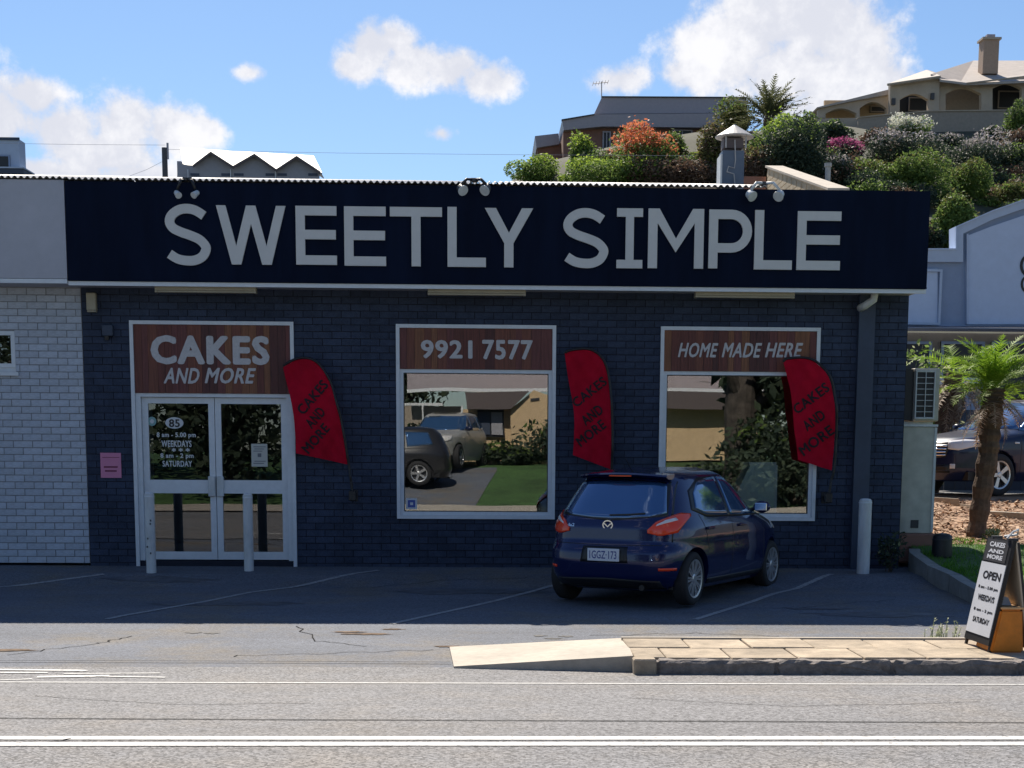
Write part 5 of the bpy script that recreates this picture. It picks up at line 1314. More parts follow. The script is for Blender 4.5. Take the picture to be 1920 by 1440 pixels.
def branches(Hh, W, seed, trunk_r):
    r = random.Random(seed); bm = bmesh.new()
    for k in range(6):
        a = r.uniform(0, 6.28); q = r.uniform(.12, .33)*W; z1 = Hh*r.uniform(.45, .8)
        tube(bm, [(r.uniform(-.1, .1), r.uniform(-.1, .1), -.3), (q*.25*math.cos(a), q*.25*math.sin(a), z1*.4), (q*math.cos(a), q*math.sin(a), z1)], [trunk_r, trunk_r*.7, trunk_r*.25], 6)
    return bm
def shrub(name, p, W, Hh, mats, label, cat='shrub', group=None, n=1500, size=.16, seed=0, lumps=9, top_mix=None, core=True, trunk_r=.07, fill=.55, Dp=None):
    t = thing(name, p, label, cat, group)
    V, Fc, idx = leafball(W, Hh, Dp or W*.9, n, size, seed, lumps, top_mix, fill=fill)
    me = bpy.data.meshes.new('crown'); me.from_pydata(V.tolist(), [], Fc.tolist())
    for m_ in mats: me.materials.append(m_)
    me.polygons.foreach_set('material_index', idx.tolist()); me.update()
    cr = bpy.data.objects.new('crown', me); COL.objects.link(cr); cr.parent = t
    bm = branches(Hh, W, seed, trunk_r); o = obj('trunk', bm, M_bark, t, local=True)
    return t
def hshrub(px, pyb, wpx, hpx, *a, name='hill_shrub', **k):
    p = hillpt(px, pyb); s = F_PX/(p.y+20); return shrub(name, p, wpx/s*1.08, hpx/s*1.12, *a, **k)
B_, Md, Dk, Ol = [L_bright, L_mid], [L_mid, L_dark], [L_dark, L_mid], [L_olive, L_mid]
SH = [
 (1003, 350, 100, 55, [L_mid, L_bright], 'round green bush at the left foot of the brown hill house', (.75, .6)),
 (1148, 350, 160, 55, [L_mid, L_bright], 'wide bright yellow green bush in front of the orange flowering bush', (.85, .5)),
 (1074, 352, 50, 24, [L_bright, L_mid], 'small lime bush between the two green bushes at the roof edge', (.3, .5)),
 (1090, 335, 56, 78, [L_mid, L_bright], 'upright green bush against the brick wall of the brown hill house', (.7, .6)),
 (1205, 342, 128, 105, [L_mid, L_orange], 'big bush covered in orange flowers on the hillside', (.9, .5)),
 (1262, 318, 60, 66, [L_brown, L_mid], 'green tipped bush at the right of the orange flowering bush', (.9, .4)),
 (1255, 350, 130, 60, [L_brown, L_dark], 'dry brown bush below the orange flowering bush', (.3, .5)),
 (1335, 340, 84, 112, [L_olive, L_brown], 'tall olive bush left of the roof flue', (.3, .3)),
 (1300, 316, 30, 34, [L_olive, L_bright], 'small yellowish bush at the foot of the tall olive bush', (.6, .5)),
 (1380, 250, 76, 60, [L_olive, L_mid], 'grey green bush below the hill date palm', (.5, .5)),
 (1466, 325, 112, 110, [L_mid, L_bright], 'rounded bright green tree right of the roof flue', (.9, .62)),
 (1425, 350, 70, 75, [L_brown, L_olive], 'thin brown bush just behind the roof flue', (.4, .5)),
 (1500, 352, 120, 130, [L_dark, L_mid], 'tall dark tree behind the cream parapet', (.2, .5)),
 (1577, 300, 66, 46, [L_dark, L_purple], 'dark bush with purple flowers against the cream house wall', (.9, .35)),
 (1565, 352, 80, 70, [L_dark, L_grey], 'dark bush with pale tips above the vent pipe', (.35, .5)),
 (1708, 262, 82, 48, [L_mid, L_white], 'white flowering bush in front of the long garden wall', (.9, .35)),
 (1694, 325, 140, 76, [L_dark, L_grey], 'wide dark bush with pale seed heads below the white flowering bush', (.85, .66)),
 (1828, 345, 128, 92, [L_dark, L_grey], 'wide dark bush with pale seed heads right of the white flowering bush', (.85, .66)),
 (1628, 362, 84, 66, [L_mid, L_olive], 'green and yellow bush just above the right part of the sign', (.4, .5)),
 (1722, 380, 118, 100, [L_mid, L_olive], 'broad green bush above the right end of the sign', (.25, .6)),
 (1818, 390, 100, 88, [L_mid, L_olive], 'broad green bush above the blue grey building roof step', (.5, .6)),
 (1790, 472, 96, 112, [L_mid, L_olive], 'green bush between the sign end and the blue grey gable', (.35, .6)),
 (1895, 400, 90, 60, [L_olive, L_mid], 'olive bush above the sloping blue grey gable', (.3, .5)),
 (1862, 275, 38, 38, [L_dark, L_mid], 'small round dark bush against the long garden wall', (.3, .5)),
 (1908, 270, 50, 74, [L_mid, L_dark], 'green bush rising beside the garden wall at the right edge', (.3, .5)),
 (1900, 340, 80, 70, [L_dark, L_mid], 'dark green bush at the right edge below the garden wall', (.4, .5)),
 (1560, 268, 70, 40, [L_dark, L_mid], 'dark scrub bush at the left end of the cream house', (.4, .5)),
 (1505, 285, 60, 70, [L_mid, L_bright], 'green tree between the bright round tree and the cream house', (.6, .55)),
 (1640, 275, 70, 34, [L_brown, L_dark], 'dry brown bush left of the white flowering bush', (.4, .5)),
 (1775, 285, 70, 34, [L_dark, L_grey], 'low dark bush between the two pale tipped bushes', (.5, .5)),
 (1545, 420, 110, 70, [L_mid, L_dark], 'green bush low on the slope behind the sign', (.3, .5)),
]
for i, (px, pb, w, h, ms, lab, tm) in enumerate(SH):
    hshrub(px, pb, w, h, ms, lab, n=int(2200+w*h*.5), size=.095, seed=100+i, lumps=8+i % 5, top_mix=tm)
fillr = random.Random(4)
for i in range(95):
    px, py = fillr.uniform(1130, 2060), fillr.uniform(285, 475)
    if px < 1420: py = max(py, 330)
    if px < 1560 and py > 355: continue
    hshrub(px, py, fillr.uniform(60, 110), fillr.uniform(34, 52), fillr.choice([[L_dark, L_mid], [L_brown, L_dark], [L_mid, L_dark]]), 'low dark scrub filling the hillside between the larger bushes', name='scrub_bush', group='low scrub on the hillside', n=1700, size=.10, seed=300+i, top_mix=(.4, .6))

def frond(r, L, az_, el0, bend, nl, leaf, wid, tip_w=.3, vee=.5, lw=.035):
    """one palm frond: curved spine with paired leaflets"""
    V, Fc = [], []; d = Vector((math.cos(az_), math.sin(az_), 0)); P = []; p = Vector((0, 0, 0)); e = el0
    for k in range(nl+1):
        P.append(p.copy()); st = L/nl; p = p+(d*math.cos(e)+Vector((0, 0, math.sin(e))))*st; e -= bend/nl*(1+k/nl)
    side = Vector((-d.y, d.x, 0))
    for k in range(nl):
        a, b = P[k], P[k+1]; w = wid*(1-k/nl)+.004; i = len(V); V += [a-side*w, a+side*w, b+side*w*.8, b-side*w*.8]; Fc.append((i, i+1, i+2, i+3))
        if k < nl*.15: continue
        f = k/nl; ll = leaf*math.sin(math.pi*min(1, .15+f*.9))**.6*(1-tip_w*f)*r.uniform(.85, 1.1); t = (b-a).normalized()
        for s in (-1, 1):
            dirv = (side*s*.8+t*.7+Vector((0, 0, r.uniform(-.15, vee)))).normalized(); q = a.lerp(b, .5); ww = t*leaf*lw
            i = len(V); V += [q-ww, q+ww, q+dirv*ll+Vector((0, 0, -ll*.12))]; Fc.append((i, i+1, i+2))
    return V, Fc
def palm(name, p, lab, trunk_pts, trunk_r, live, dead, L, leaf, m_live, m_dead, seed, el=(.25, 1.45), tr=M_trunk, cat='palm tree', nl=26, bend=1.4, lw=.035):
    r = random.Random(seed); t = thing(name, p, lab, cat)
    bm = bmesh.new(); P = [Vector(q) for q in trunk_pts]; Q = []
    for i in range(len(P)-1):
        for k in range(8): Q.append(P[i].lerp(P[i+1], k/8))
    Q.append(P[-1]); n = len(Q)
    radii = [(trunk_r[0]+(trunk_r[1]-trunk_r[0])*i/(n-1))*(1+(.12 if i % 2 else -.06)) for i in range(n)]
    tube(bm, Q, radii, 12); obj('trunk', bm, tr, t, local=True)
    top = P[-1]
    for cnt, mm, nm, (e0, e1), Ls, bd in ((live, m_live, 'frond', el, 1.0, bend), (dead, m_dead, 'dead_frond', (-1.3, -.1), .75, .8)):
        for k in range(cnt):
            az_ = 2*math.pi*(k*.618)+r.uniform(-.2, .2); e = r.uniform(e0, e1)
            V, Fc = frond(r, L*Ls*r.uniform(.8, 1.08), az_, e, bd*r.uniform(.6, 1.1), nl, leaf*(1 if nm == 'frond' else .7), .012, lw=lw)
            z = r.uniform(-.25, 0) if nm == 'frond' else r.uniform(-.55, -.1)
            o = raw(nm, [Vector(v)+top+Vector((0, 0, z*trunk_r[0]*4)) for v in V], Fc, mm, t, local=True)
    return t
# date palm on the hill
p = hillpt(1440, 285); s = F_PX/(p.y+20); hp = at(1440, 222, p.y).z-p.z
palm('date_palm', p, 'dark date palm standing on the hilltop right of the brown roof', [(0, 0, -.3), (0, 0, hp)], (.3, .28), 52, 8, 2.7, .55, L_date, L_brown, 5, el=(.15, 1.45), nl=18, bend=.7, lw=.12)
# bright palm in the garden
gp = at(1830, 962, 1.3); gp.z = zgd(1.3)
tA, tB, tC = at(1853, 850, 1.3), at(1860, 760, 1.3), at(1862, 728, 1.3)
rel = lambda q: (q.x-gp.x, 0, q.z-gp.z)
palm('garden_palm', gp, 'young palm with bright green fronds and leaning trunk in front of the suv', [(0, 0, -.1), rel(tA), rel(tB), rel(tC)], (.125, .16), 64, 26, .98, .26, L_palm, L_palmdead, 11, el=(.35, 1.52), nl=24, bend=1.05, lw=.05)
gp2 = at(1748, 880, 9.6); gp2.z = .74
tA, tB = at(1768, 790, 9.6), at(1790, 700, 9.6)
rel2 = lambda q: (q.x-gp2.x, 0, q.z-gp2.z)
palm('garden_palm', gp2, 'shaggy palm with mostly dead brown fronds behind the suv bonnet', [(0, 0, -.1), rel2(tA), rel2(tB)], (.13, .16), 12, 60, 1.25, .30, L_palm, L_palmdead, 12, el=(.3, 1.3), nl=22, bend=1.1, lw=.07)
b = at(1728, 700, 10.2); shrub('garden_shrub', (b.x, 10.2, .7), 1.7, 3.1, [L_mid, L_weed], 'leafy green and pale shrub behind the air conditioner', n=1900, size=.08, seed=51, top_mix=(.45, .2), lumps=14)
# small plants near the wall and kerb
for (px, pyb, w, h, ms, lab, n, sz, tm) in (
    (1668, 1070, .42, .58, [L_dark, L_weed], 'small dark plant growing against the wall between the bollard and the garden kerb', 420, .035, (.06, .3)),
    (1712, 1060, .30, .25, [L_dark, L_mid], 'low dark plant at the corner where the garden kerb meets the wall', 260, .03, (.3, .3))):
    q = gnd(px, pyb); q.y = min(q.y, -.18); shrub('wall_plant', (q.x, q.y, zg(q.y)), w, h, ms, lab, cat='plant', n=n, size=sz, seed=int(px), top_mix=tm, trunk_r=.008)
q = at(1858, 965, 1.0); shrub('garden_plant', (q.x, .9, zgd(.9)), .30, .22, [L_weed, L_mid], 'small pale green plant beside the trunk of the bright palm', cat='plant', n=160, size=.035, seed=9, top_mix=(.4, .3), trunk_r=.006)
def weed(px, py, wpx, hpx, lab, seed):
    c = gnd(px, py, KT*.2); s = F_PX/(c.y+20); r = random.Random(seed); t = thing('weed', (c.x, c.y, zg(c.y)), lab, 'weed')
    sv, sf, lv, lf = bmesh.new(), None, [], []
    for k in range(26):
        x0 = r.uniform(-.5, .5)*wpx/s; y0 = r.uniform(-.10, .08); h = r.uniform(.4, 1)*hpx/s*(.75+.5*math.sin((x0*s/wpx+.5)*9)**2); lx = r.gauss(0, .035)
        tube(sv, [(x0, y0, 0), (x0+lx*.4, y0, h*.5), (x0+lx, y0, h)], [.004, .003, .002], 5)
        for j in range(9):
            f = r.uniform(.25, 1); a = r.uniform(0, 6.28); b0 = Vector((x0+lx*f, y0, h*f)); d = Vector((math.cos(a), math.sin(a), r.uniform(.1, .9))).normalized()*r.uniform(.018, .036); w = Vector((-d.y, d.x, 0)).normalized()*.007
            i = len(lv); lv += [b0, b0+d*.5+w, b0+d, b0+d*.5-w]; lf.append((i, i+1, i+2, i+3))
    obj('stem', sv, L_weed, t, local=True); raw('leaves', lv, lf, L_weed, t, local=True)
weed(1768, 1199, 68, 42, 'pale weed growing from the joint behind the footpath beside the sandwich board', 3)

# ------------------------------------------------------------------ hill houses
def pxbox(px0, py0, px1, py1, Y, depth):
    a, b = at(px0, py0, Y), at(px1, py1, Y); return (min(a.x, b.x), max(a.x, b.x), Y, Y+depth, min(a.z, b.z), max(a.z, b.z))
def pxprism(pts, Y, depth):
    bm = bmesh.new(); P = [at(x, y, Y) for x, y in pts]; prism(bm, [(p.x, p.z) for p in P], Y, Y+depth); return bm
Y1 = 76.0; c = at(1200, 300, Y1)
h1 = thing('brown_house', (c.x, Y1, c.z), 'low brown brick house with a long grey brown flat roof on the hilltop', 'house')
obj('wall', pxprism([(1056, 240), (1240, 236), (1400, 240), (1400, 340), (1056, 340)], Y1+.6, 9), M_brickred, h1)
obj('wall', pxprism([(1008, 270), (1052, 268), (1052, 335), (1008, 335)], Y1+3, 7), M_brickred, h1)
rf = obj('roof', pxprism([(1054, 224.5), (1114, 214.5), (1400, 212), (1400, 240), (1130, 237), (1057, 244)], Y1, 10), M_roof, h1)
obj('upper_roof', pxprism([(1114, 213.5), (1129, 181), (1400, 182.5), (1400, 211.5)], Y1+1.0, 8), M_roof, h1)
obj('roof_edge', pxprism([(1128, 180), (1401, 181.5), (1401, 183.5), (1129, 182)], Y1+.9, .3), M_dark, rf)
obj('roof_edge', pxprism([(1053, 223.5), (1115, 213.2), (1115, 215), (1053, 225.8)], Y1-.1, .3), M_dark, rf)
obj('roof', pxprism([(1003, 255), (1047, 250), (1049, 270), (1006, 277)], Y1+2.6, 8), M_roof, h1)
for (a, b, c_, d) in ((1131, 243, 1146, 285), (1262, 240, 1300, 262)):
    w = obj('window', nbox(*[v for v in (lambda q: (q[0], q[1], Y1+.5, Y1+.7, q[4], q[5]))(pxbox(a, b, c_, d, Y1, .2))]), M_void, h1)
    q = pxbox(a, b, c_, d, Y1, .2); obj('frame', frame_bm((q[0], q[1], q[4], q[5]), .08, Y1+.42, Y1+.499), M_roof, w); obj('frame', nbox((q[0]+q[1])/2-.03, (q[0]+q[1])/2+.03, Y1+.43, Y1+.498, q[4]+.08, q[5]-.08), M_roof, w)
an = thing('tv_antenna', at(1128, 180, Y1+2), 'thin tv antenna on the left end of the brown house roof', 'antenna')
bm = bmesh.new(); A, B = at(1128, 184, Y1+2), at(1128, 153, Y1+2); tube(bm, [A, B], .03, 6); obj('mast', bm, M_zinc, an)
bm = bmesh.new(); A, B = at(1112, 157, Y1+2), at(1140, 154, Y1+2); tube(bm, [A, B], .025, 5)
for k in range(6):
    q = A.lerp(B, k/5); tube(bm, [q+Vector((0, -.5, 0)), q+Vector((0, .5, 0))], .015, 4)
obj('boom', bm, M_zinc, an)

Y2 = 91.0; c = at(1750, 240, Y2)
h2 = thing('cream_house', (c.x, Y2, c.z), 'large cream rendered house with arched verandah openings and a chimney on the hill', 'house')
def arch_wall(name, outline, arches, Y, depth, m, parent):
    """wall polygon with arched notches rising from its lower edge; outline runs left to right along the top"""
    pts = list(outline); x_r, x_l = pts[-1][0], pts[0][0]
    bot = arches[0][2] if arches else 0
    yb_ = max(a[2] for a in arches)
    low = [(x_r, yb_)]
    for (xa, xb, yb2, ysp, ytop) in sorted(arches, reverse=True):
        low += [(xb, yb_), (xb, ysp)]
        for k in range(1, 10):
            f = k/10; low.append((xb+(xa-xb)*f, ysp+(ytop-ysp)*math.sin(math.pi*f)))
        low += [(xa, ysp), (xa, yb_)]
    low.append((x_l, yb_)); return obj(name, pxprism(pts+low, Y, depth), m, parent)
arch_wall('wall', [(1534, 203), (1600, 190), (1668, 177)], [(1548, 1606, 221, 213, 203), (1612, 1662, 221, 203, 191)], Y2+1.5, .5, M_cream, h2)
arch_wall('wall', [(1669, 158), (1761, 143)], [(1687, 1741, 212, 187, 176)], Y2, .5, M_cream, h2)
arch_wall('wall', [(1761.5, 150), (1805, 156), (1935, 141), (2100, 150)], [(1773, 1840, 210, 176, 164), (1861, 1916, 210, 166, 156), (1945, 2010, 210, 165, 155)], Y2+.6, .5, M_cream, h2)
gw = obj('garden_wall', pxprism([(1609, 221), (1668, 215), (1742, 209), (2100, 204.5), (2100, 330), (1609, 330)], Y2-.8, .5), M_creamd, h2)
obj('coping', pxprism([(1609, 219.3), (1668, 213), (1742, 207), (2100, 202.5), (2100, 204.5), (1742, 209), (1668, 215), (1609, 221)], Y2-.9, .7), M_cream, gw)
obj('wall', pxprism([(1536, 222), (1608.6, 221), (1608.6, 300), (1536, 300)], Y2+1.4, .5), M_cream, h2)
for (a, b, t_, m_) in ((1546, 1668, 188, M_tan), (1686, 1742, 170, M_void), (1762, 1850, 160, M_creamd), (1851, 1925, 150, M_void), (1926, 2100, 150, M_creamd)):
    obj('rear_wall', pxprism([(a, t_), (b, t_), (b, 222), (a, 222)], Y2+4.0, .3), m_, h2)
for (a, b, t_, u) in ((1632, 1660, 198, 211), (1704, 1741, 182, 209), (1872, 1914, 170, 204)):
    q = pxbox(a, t_, b, u, Y2+3.8, .1); w = obj('window', nbox(q[0], q[1], Y2+3.85, Y2+3.99, q[4], q[5]), M_void, h2); obj('frame', frame_bm((q[0], q[1], q[4], q[5]), .08, Y2+3.75, Y2+3.84), M_creamd, w)
rf = obj('roof', pxprism([(1532, 201), (1669, 167), (1670, 176.5), (1600, 189), (1534, 203)], Y2+1.2, 6), M_tile, h2)
def slope_roof(name, front, back, Yf, Yb, thick=.15):
    A = [at(x, y, Yf) for x, y in front]; B = [at(x, y, Yb) for x, y in back]; bm = bmesh.new()
    hexa(bm, [A[0]-Vector((0, 0, thick)), A[1]-Vector((0, 0, thick)), B[1]-Vector((0, 0, thick)), B[0]-Vector((0, 0, thick)), A[0], A[1], B[1], B[0]]); return bm
bm = slope_roof('r', [(1664, 157), (1764, 142)], [(1736, 131), (1737, 131)], Y2-.5, Y2+4); obj('hip_roof', bm, M_tile, h2)
bm = slope_roof('r', [(1762, 149), (1812, 155)], [(1737, 131), (1740, 131)], Y2-.4, Y2+4); obj('hip_roof', bm, M_tile, h2)
bm = slope_roof('r', [(1800, 156), (2100, 144)], [(1825, 113.5), (2100, 113.5)], Y2-.2, Y2+8); mr_ = obj('main_roof', bm, M_tile, h2)
bm = slope_roof('r', [(1745, 139), (1803, 156)], [(1824.9, 113.5), (1825.5, 113.6)], Y2+.2, Y2+8); obj('hip_roof', bm, M_tile, h2)
obj('gutter', pxprism([(1805, 155.5), (1935, 140.5), (1935, 143), (1805, 158)], Y2-.3, .15), M_cream, mr_)
obj('gutter', pxprism([(1664, 156.5), (1764, 141.5), (1764, 144), (1664, 159.5)], Y2-.6, .15), M_cream, h2)
ch = obj('chimney', nbox(*pxbox(1845, 74, 1871, 138, Y2+2.5, 1.1)), mat('chimney render', (.36, .26, .19), .85, var=.1), h2)
obj('cap', nbox(*[v for v in (lambda q: (q[0]-.12, q[1]+.12, q[2]-.12, q[3]+.12, q[5]+.01, q[5]+.16))(pxbox(1845, 74, 1871, 138, Y2+2.5, 1.1))]), M_cream, ch)
q = pxbox(1851, 64, 1866, 70, Y2+2.8, .5); obj('pot', nbox(*q), M_roof, ch)
for px, py in ((1676, 190), (1749, 180)):
    q = pxbox(px-3, py-6, px+3, py+6, Y2-.2, .15); obj('wall_lamp', nbox(q[0], q[1], Y2-.2, Y2-.005, q[4], q[5]), M_dark, h2)

# ------------------------------------------------------------------ blue grey building on the right
Y3 = 15.0; c = at(1850, 640, Y3)
b3 = thing('blue_grey_building', (c.x, Y3, .74), 'blue grey rendered building with a stepped gable front right of the shop', 'building')
obj('wall', pxprism([(1640, 469), (1795, 469), (1795, 427), (1860, 398), (1925, 375), (2050, 340), (2300, 340), (2300, 612), (1640, 612)], Y3, .4), M_bluewall2, b3)
obj('parapet_band', pxprism([(1640, 468), (1794, 468), (1794, 426), (1860, 397), (1925, 374), (2050, 339), (2050, 354), (1925, 389), (1860, 412), (1806, 438), (1806, 491), (1640, 491)], Y3-.12, .119), M_bluewall, b3)
obj('coping', pxprism([(1640, 465.5), (1792, 465.5), (1792, 424.5), (1860, 394.5), (1925, 371.5), (2050, 337), (2050, 339), (1925, 374), (1860, 397), (1794.5, 426), (1794.5, 468), (1640, 468)], Y3-.16, .5), M_paleblue, b3)
obj('gable_panel', pxprism([(1816, 441), (1860, 424), (1925, 402), (2050, 372), (2300, 372), (2300, 608), (1816, 608)], Y3-.06, .055), M_paleblue, b3)
obj('panel_edge', pxprism([(1813, 439), (1816, 438), (1816, 608), (1813, 608)], Y3-.10, .095), M_bluewall, b3)
wn_ = obj('wall_panel', pxprism([(1660, 504), (1758, 504), (1758, 605), (1660, 605)], Y3-.05, .045), M_paleblue, b3)
q = pxbox(1660, 504, 1763, 609, Y3-.1, .1); obj('frame', frame_bm((q[0], q[1], q[4], q[5]), .05, Y3-.11, Y3-.055), M_bluewall, wn_)
q = pxbox(1640, 613, 2300, 620, Y3-.5, 1); obj('awning_edge', nbox(q[0], q[1], Y3-.5, Y3+.4, q[4], q[5]), M_bluewall2, b3)
q = pxbox(1640, 620, 2300, 800, Y3, 1); obj('shopfront', nbox(q[0], q[1], Y3+.5, Y3+.7, .7, q[5]), M_creamd, b3)
for (a, b) in ((1690, 1742), (1765, 1840), (1860, 1930)):
    q = pxbox(a, 640, b, 770, Y3+.4, .1); w = obj('window', nbox(q[0], q[1], Y3+.42, Y3+.48, q[4], q[5]), M_void, b3); obj('frame', frame_bm((q[0], q[1], q[4], q[5]), .06, Y3+.36, Y3+.415), M_bluewall2, w)
me_l = bmesh.new(); A = at(1926, 505, Y3-.07); s_ = F_PX/(Y3+20)
import itertools
for (cx, cy, rx, ry, w_) in ((1928, 498, 13, 18, 5), (1926, 533, 10, 14, 4)):
    P = []
    for k in range(15):
        a = math.radians(40+k*20); q = at(cx+rx*math.cos(a), cy-ry*math.sin(a), Y3-.07); P.append((q.x, q.z))
    stroke(me_l, P, w_/s_, Y3-.075, Y3-.062)
obj('lettering', me_l, M_black, b3)
# low colourbond fence behind the suv
q = pxbox(1755, 768, 1960, 812, 11.0, .05); fe = thing('low_fence', ((q[0]+q[1])/2, 11, .72), 'low grey blue metal fence between the palms and the blue grey building', 'fence')
n = 10
for k in range(n):
    x = q[0]+(q[1]-q[0])*k/n; obj('panel', nbox(x+.005, x+(q[1]-q[0])/n-.005, 11, 11.05, .72, q[5]), M_slate, fe)
# white ute tray seen between the palms
q = pxbox(1783, 708, 1836, 722, 12.5, 1); wt_ = thing('white_trailer', ((q[0]+q[1])/2, 12.5, .74), 'white covered trailer between the two garden palms', 'trailer')
obj('tray', nbox(q[0], q[1], 12.5, 14, q[4]-.55, q[4]-.02, bev=.03), M_bluewall2, wt_); obj('cover', nbox(q[0]-.05, q[1]+.05, 12.45, 14.05, q[4], q[5], bev=.03), M_signw, wt_)
for x in (q[0]+.12, q[1]-.12):
    bm = bmesh.new(); lathe(bm, [(.3, -.09), (.3, .09)], (x, 13.2, 1.04), 'x', 20); obj('wheel', bm, M_tyre, wt_)
obj('chassis', nbox(q[0]+.25, q[1]-.25, 12.6, 13.9, 1.04, q[4]-.56), M_dark, wt_)

# ------------------------------------------------------------------ left background
Y4 = 60.0; c = at(465, 330, Y4)
g4 = thing('gabled_building', (c.x, Y4, 0), 'grey building with three small gables and a pale corrugated roof behind the shop', 'building')
M_greyw = mat('grey weatherboard', (.30, .30, .33), .8, var=.06)
M_gbrown = mat('brown gable trim', (.10, .08, .08), .7)
obj('wall', pxprism([(333, 305), (362, 312), (395, 288), (437, 314), (477, 292), (518, 319), (556, 296), (598, 322), (598, 400), (330, 400)], Y4, .3), M_greyw, g4)
zb_ = 3.0
A = at(598, 322, Y4); B = at(330, 320, Y4)
obj('side_wall', nbox(B.x, B.x+.2, Y4+.31, Y4+6, zb_, at(340, 300, Y4).z), M_greyw, g4); obj('wall_base', nbox(B.x, A.x, Y4+.01, Y4+6, 0, at(400, 400, Y4).z-.01), M_greyw, g4)
M_gr = mat('pale gable roof', (.30, .285, .275), .6, var=.1)  # own pale tone of the main and gablet roofs
bm = slope_roof('r', [(343, 309), (604, 323.5)], [(337, 277), (588, 291.5)], Y4+.4, Y4+3.6, .1); mr4 = obj('roof', bm, M_gr, g4)
for (l, pk_, r_) in (((362, 311), (395, 286), (437, 313)), ((437, 313), (477, 290), (518, 319)), ((518, 319), (556, 294), (600, 323))):
    L_, P_, R_2 = at(*l, Y4-.3), at(*pk_, Y4-.3), at(*r_, Y4-.3); ry = Vector((0, 1.9, 0))
    bm = bmesh.new()
    for a, b in ((L_, P_), (P_, R_2)): hexa(bm, [a, b, b+ry, a+ry, a+Vector((0, 0, .06)), b+Vector((0, 0, .06)), b+ry+Vector((0, 0, .06)), a+ry+Vector((0, 0, .06))])
    obj('gablet_roof', bm, M_gr, g4)
    bm = bmesh.new()
    for a, b in ((L_, P_), (P_, R_2)): hexa(bm, [a-Vector((0, .06, .09)), b-Vector((0, .06, .09)), b-Vector((0, 0, .09)), a-Vector((0, 0, .09)), a-Vector((0, .06, -.03)), b-Vector((0, .06, -.03)), b-Vector((0, 0, -.03)), a-Vector((0, 0, -.03))])
    obj('bargeboard', bm, M_gbrown, g4)
for (a, b) in ((357, 374), (415, 434), (439, 457), (498, 515), (520, 538), (578, 596)):
    q = pxbox(a, 323, b, 334, Y4, .1); obj('vent', nbox(q[0], q[1], Y4-.03, Y4-.004, q[4]+.1, q[5]-.05), M_slate, g4)
for x in (353, 433, 517): q = pxbox(x-1, 318, x+1, 345, Y4, .1); obj('downpipe', nbox(q[0], q[1], Y4-.09, Y4-.035, q[4], q[5]), M_white, g4)

Y5 = 45.0; c = at(10, 330, Y5)
g5 = thing('flat_roofed_block', (c.x, Y5, 0), 'pale grey flat roofed block with a dark window at the left edge above the fascia', 'building')
q = pxbox(-60, 259, 37, 320, Y5, 6); obj('upper_storey', nbox(q[0], q[1], Y5, Y5+.9, q[4], q[5]), M_bluewall, g5)
obj('roof_edge', nbox(q[0], q[1]+.05, Y5-.08, Y5-.003, q[5]-.06, q[5]+.04), M_slate, g5)
q2 = pxbox(-40, 290, 20, 316, Y5, .1); w = obj('window', nbox(q2[0], q2[1], Y5-.03, Y5-.004, q2[4], q2[5]), M_void, g5); obj('frame', frame_bm((q2[0], q2[1], q2[4], q2[5]), .06, Y5-.06, Y5-.031), M_bluewall2, w)
q3 = pxbox(-60, 319, 51, 330, Y5, 1); obj('ledge', nbox(q3[0], q3[1], Y5-.5, Y5+1, q3[4], q3[5]), M_slate, g5); obj('ledge_cap', nbox(q3[0], q3[1]+.03, Y5-.55, Y5+1, q3[5]+.005, q3[5]+.06), M_bluewall, g5)
obj('lower_storey', nbox(q3[0], q3[1]-.4, Y5-.4, Y5+6, 0, q3[4]-.005), M_greyw, g5)
A = at(310, 340, 24); B = at(310, 277, 24)
pl = thing('utility_pole', (A.x, 24, 0), 'dark utility pole top beside the gabled building', 'pole')
bm = bmesh.new(); tube(bm, [(A.x, 24, 0), (A.x, 24, B.z)], [.09, .075], 10); obj('pole', bm, M_dark, pl)
C_ = at(314, 268, 24); bm = bmesh.new(); tube(bm, [(C_.x, 24, B.z-.3), (C_.x, 24, C_.z)], .03, 6); obj('insulator', bm, M_greyw, pl)
for lab, pts in (('thin power line from the pole to the right over the roofs', [(314, 280), (480, 284), (640, 287), (960, 290), (1300, 292)]), ('thin power line from the pole down to the left', [(310, 300), (275, 318), (230, 335)]), ('thin power line from the pole to the left edge', [(310, 272), (150, 271), (-40, 268)])):
    bm = bmesh.new(); P = [at(x, y, 24) for x, y in pts]; tube(bm, P, .004, 4); o = obj('power_line', bm, M_greyw, base=True); tag(o, lab, 'power line')

# ------------------------------------------------------------------ flue and vent pipe on the roof
q = pxbox(1355, 285, 1394, 358, 1.6, .3)
fl_ = thing('roof_flue', ((q[0]+q[1])/2, 1.75, 4.7), 'blue grey square flue with a white conical hat on the shop roof', 'flue')
obj('shaft', nbox(q[0], q[1], 1.6, 1.9, 4.5, at(1375, 282, 1.6).z), M_flue, fl_)
obj('side_flange', nbox(q[0]-.028, q[0]-.003, 1.58, 1.92, 4.5, at(1375, 290, 1.6).z), M_whitew, fl_)
z0, z1, z2 = at(1375, 281, 1.75).z, at(1375, 262, 1.75).z, at(1375, 258, 1.75).z; xm = at(1377, 262, 1.75).x; rr_ = 35/ (F_PX/21.75)
obj('neck', nbox(q[0]+.015, q[1]-.015, 1.62, 1.88, z0+.002, z1), M_gbrown, fl_)
for dx, dy in ((-1, -1), (1, -1), (-1, 1), (1, 1)):
    bm = bmesh.new(); box(bm, xm+dx*.135-.01, xm+dx*.135+.01, 1.75+dy*.14-.01, 1.75+dy*.14+.01, z0, z2+.02); obj('strut', bm, M_zinc, fl_)
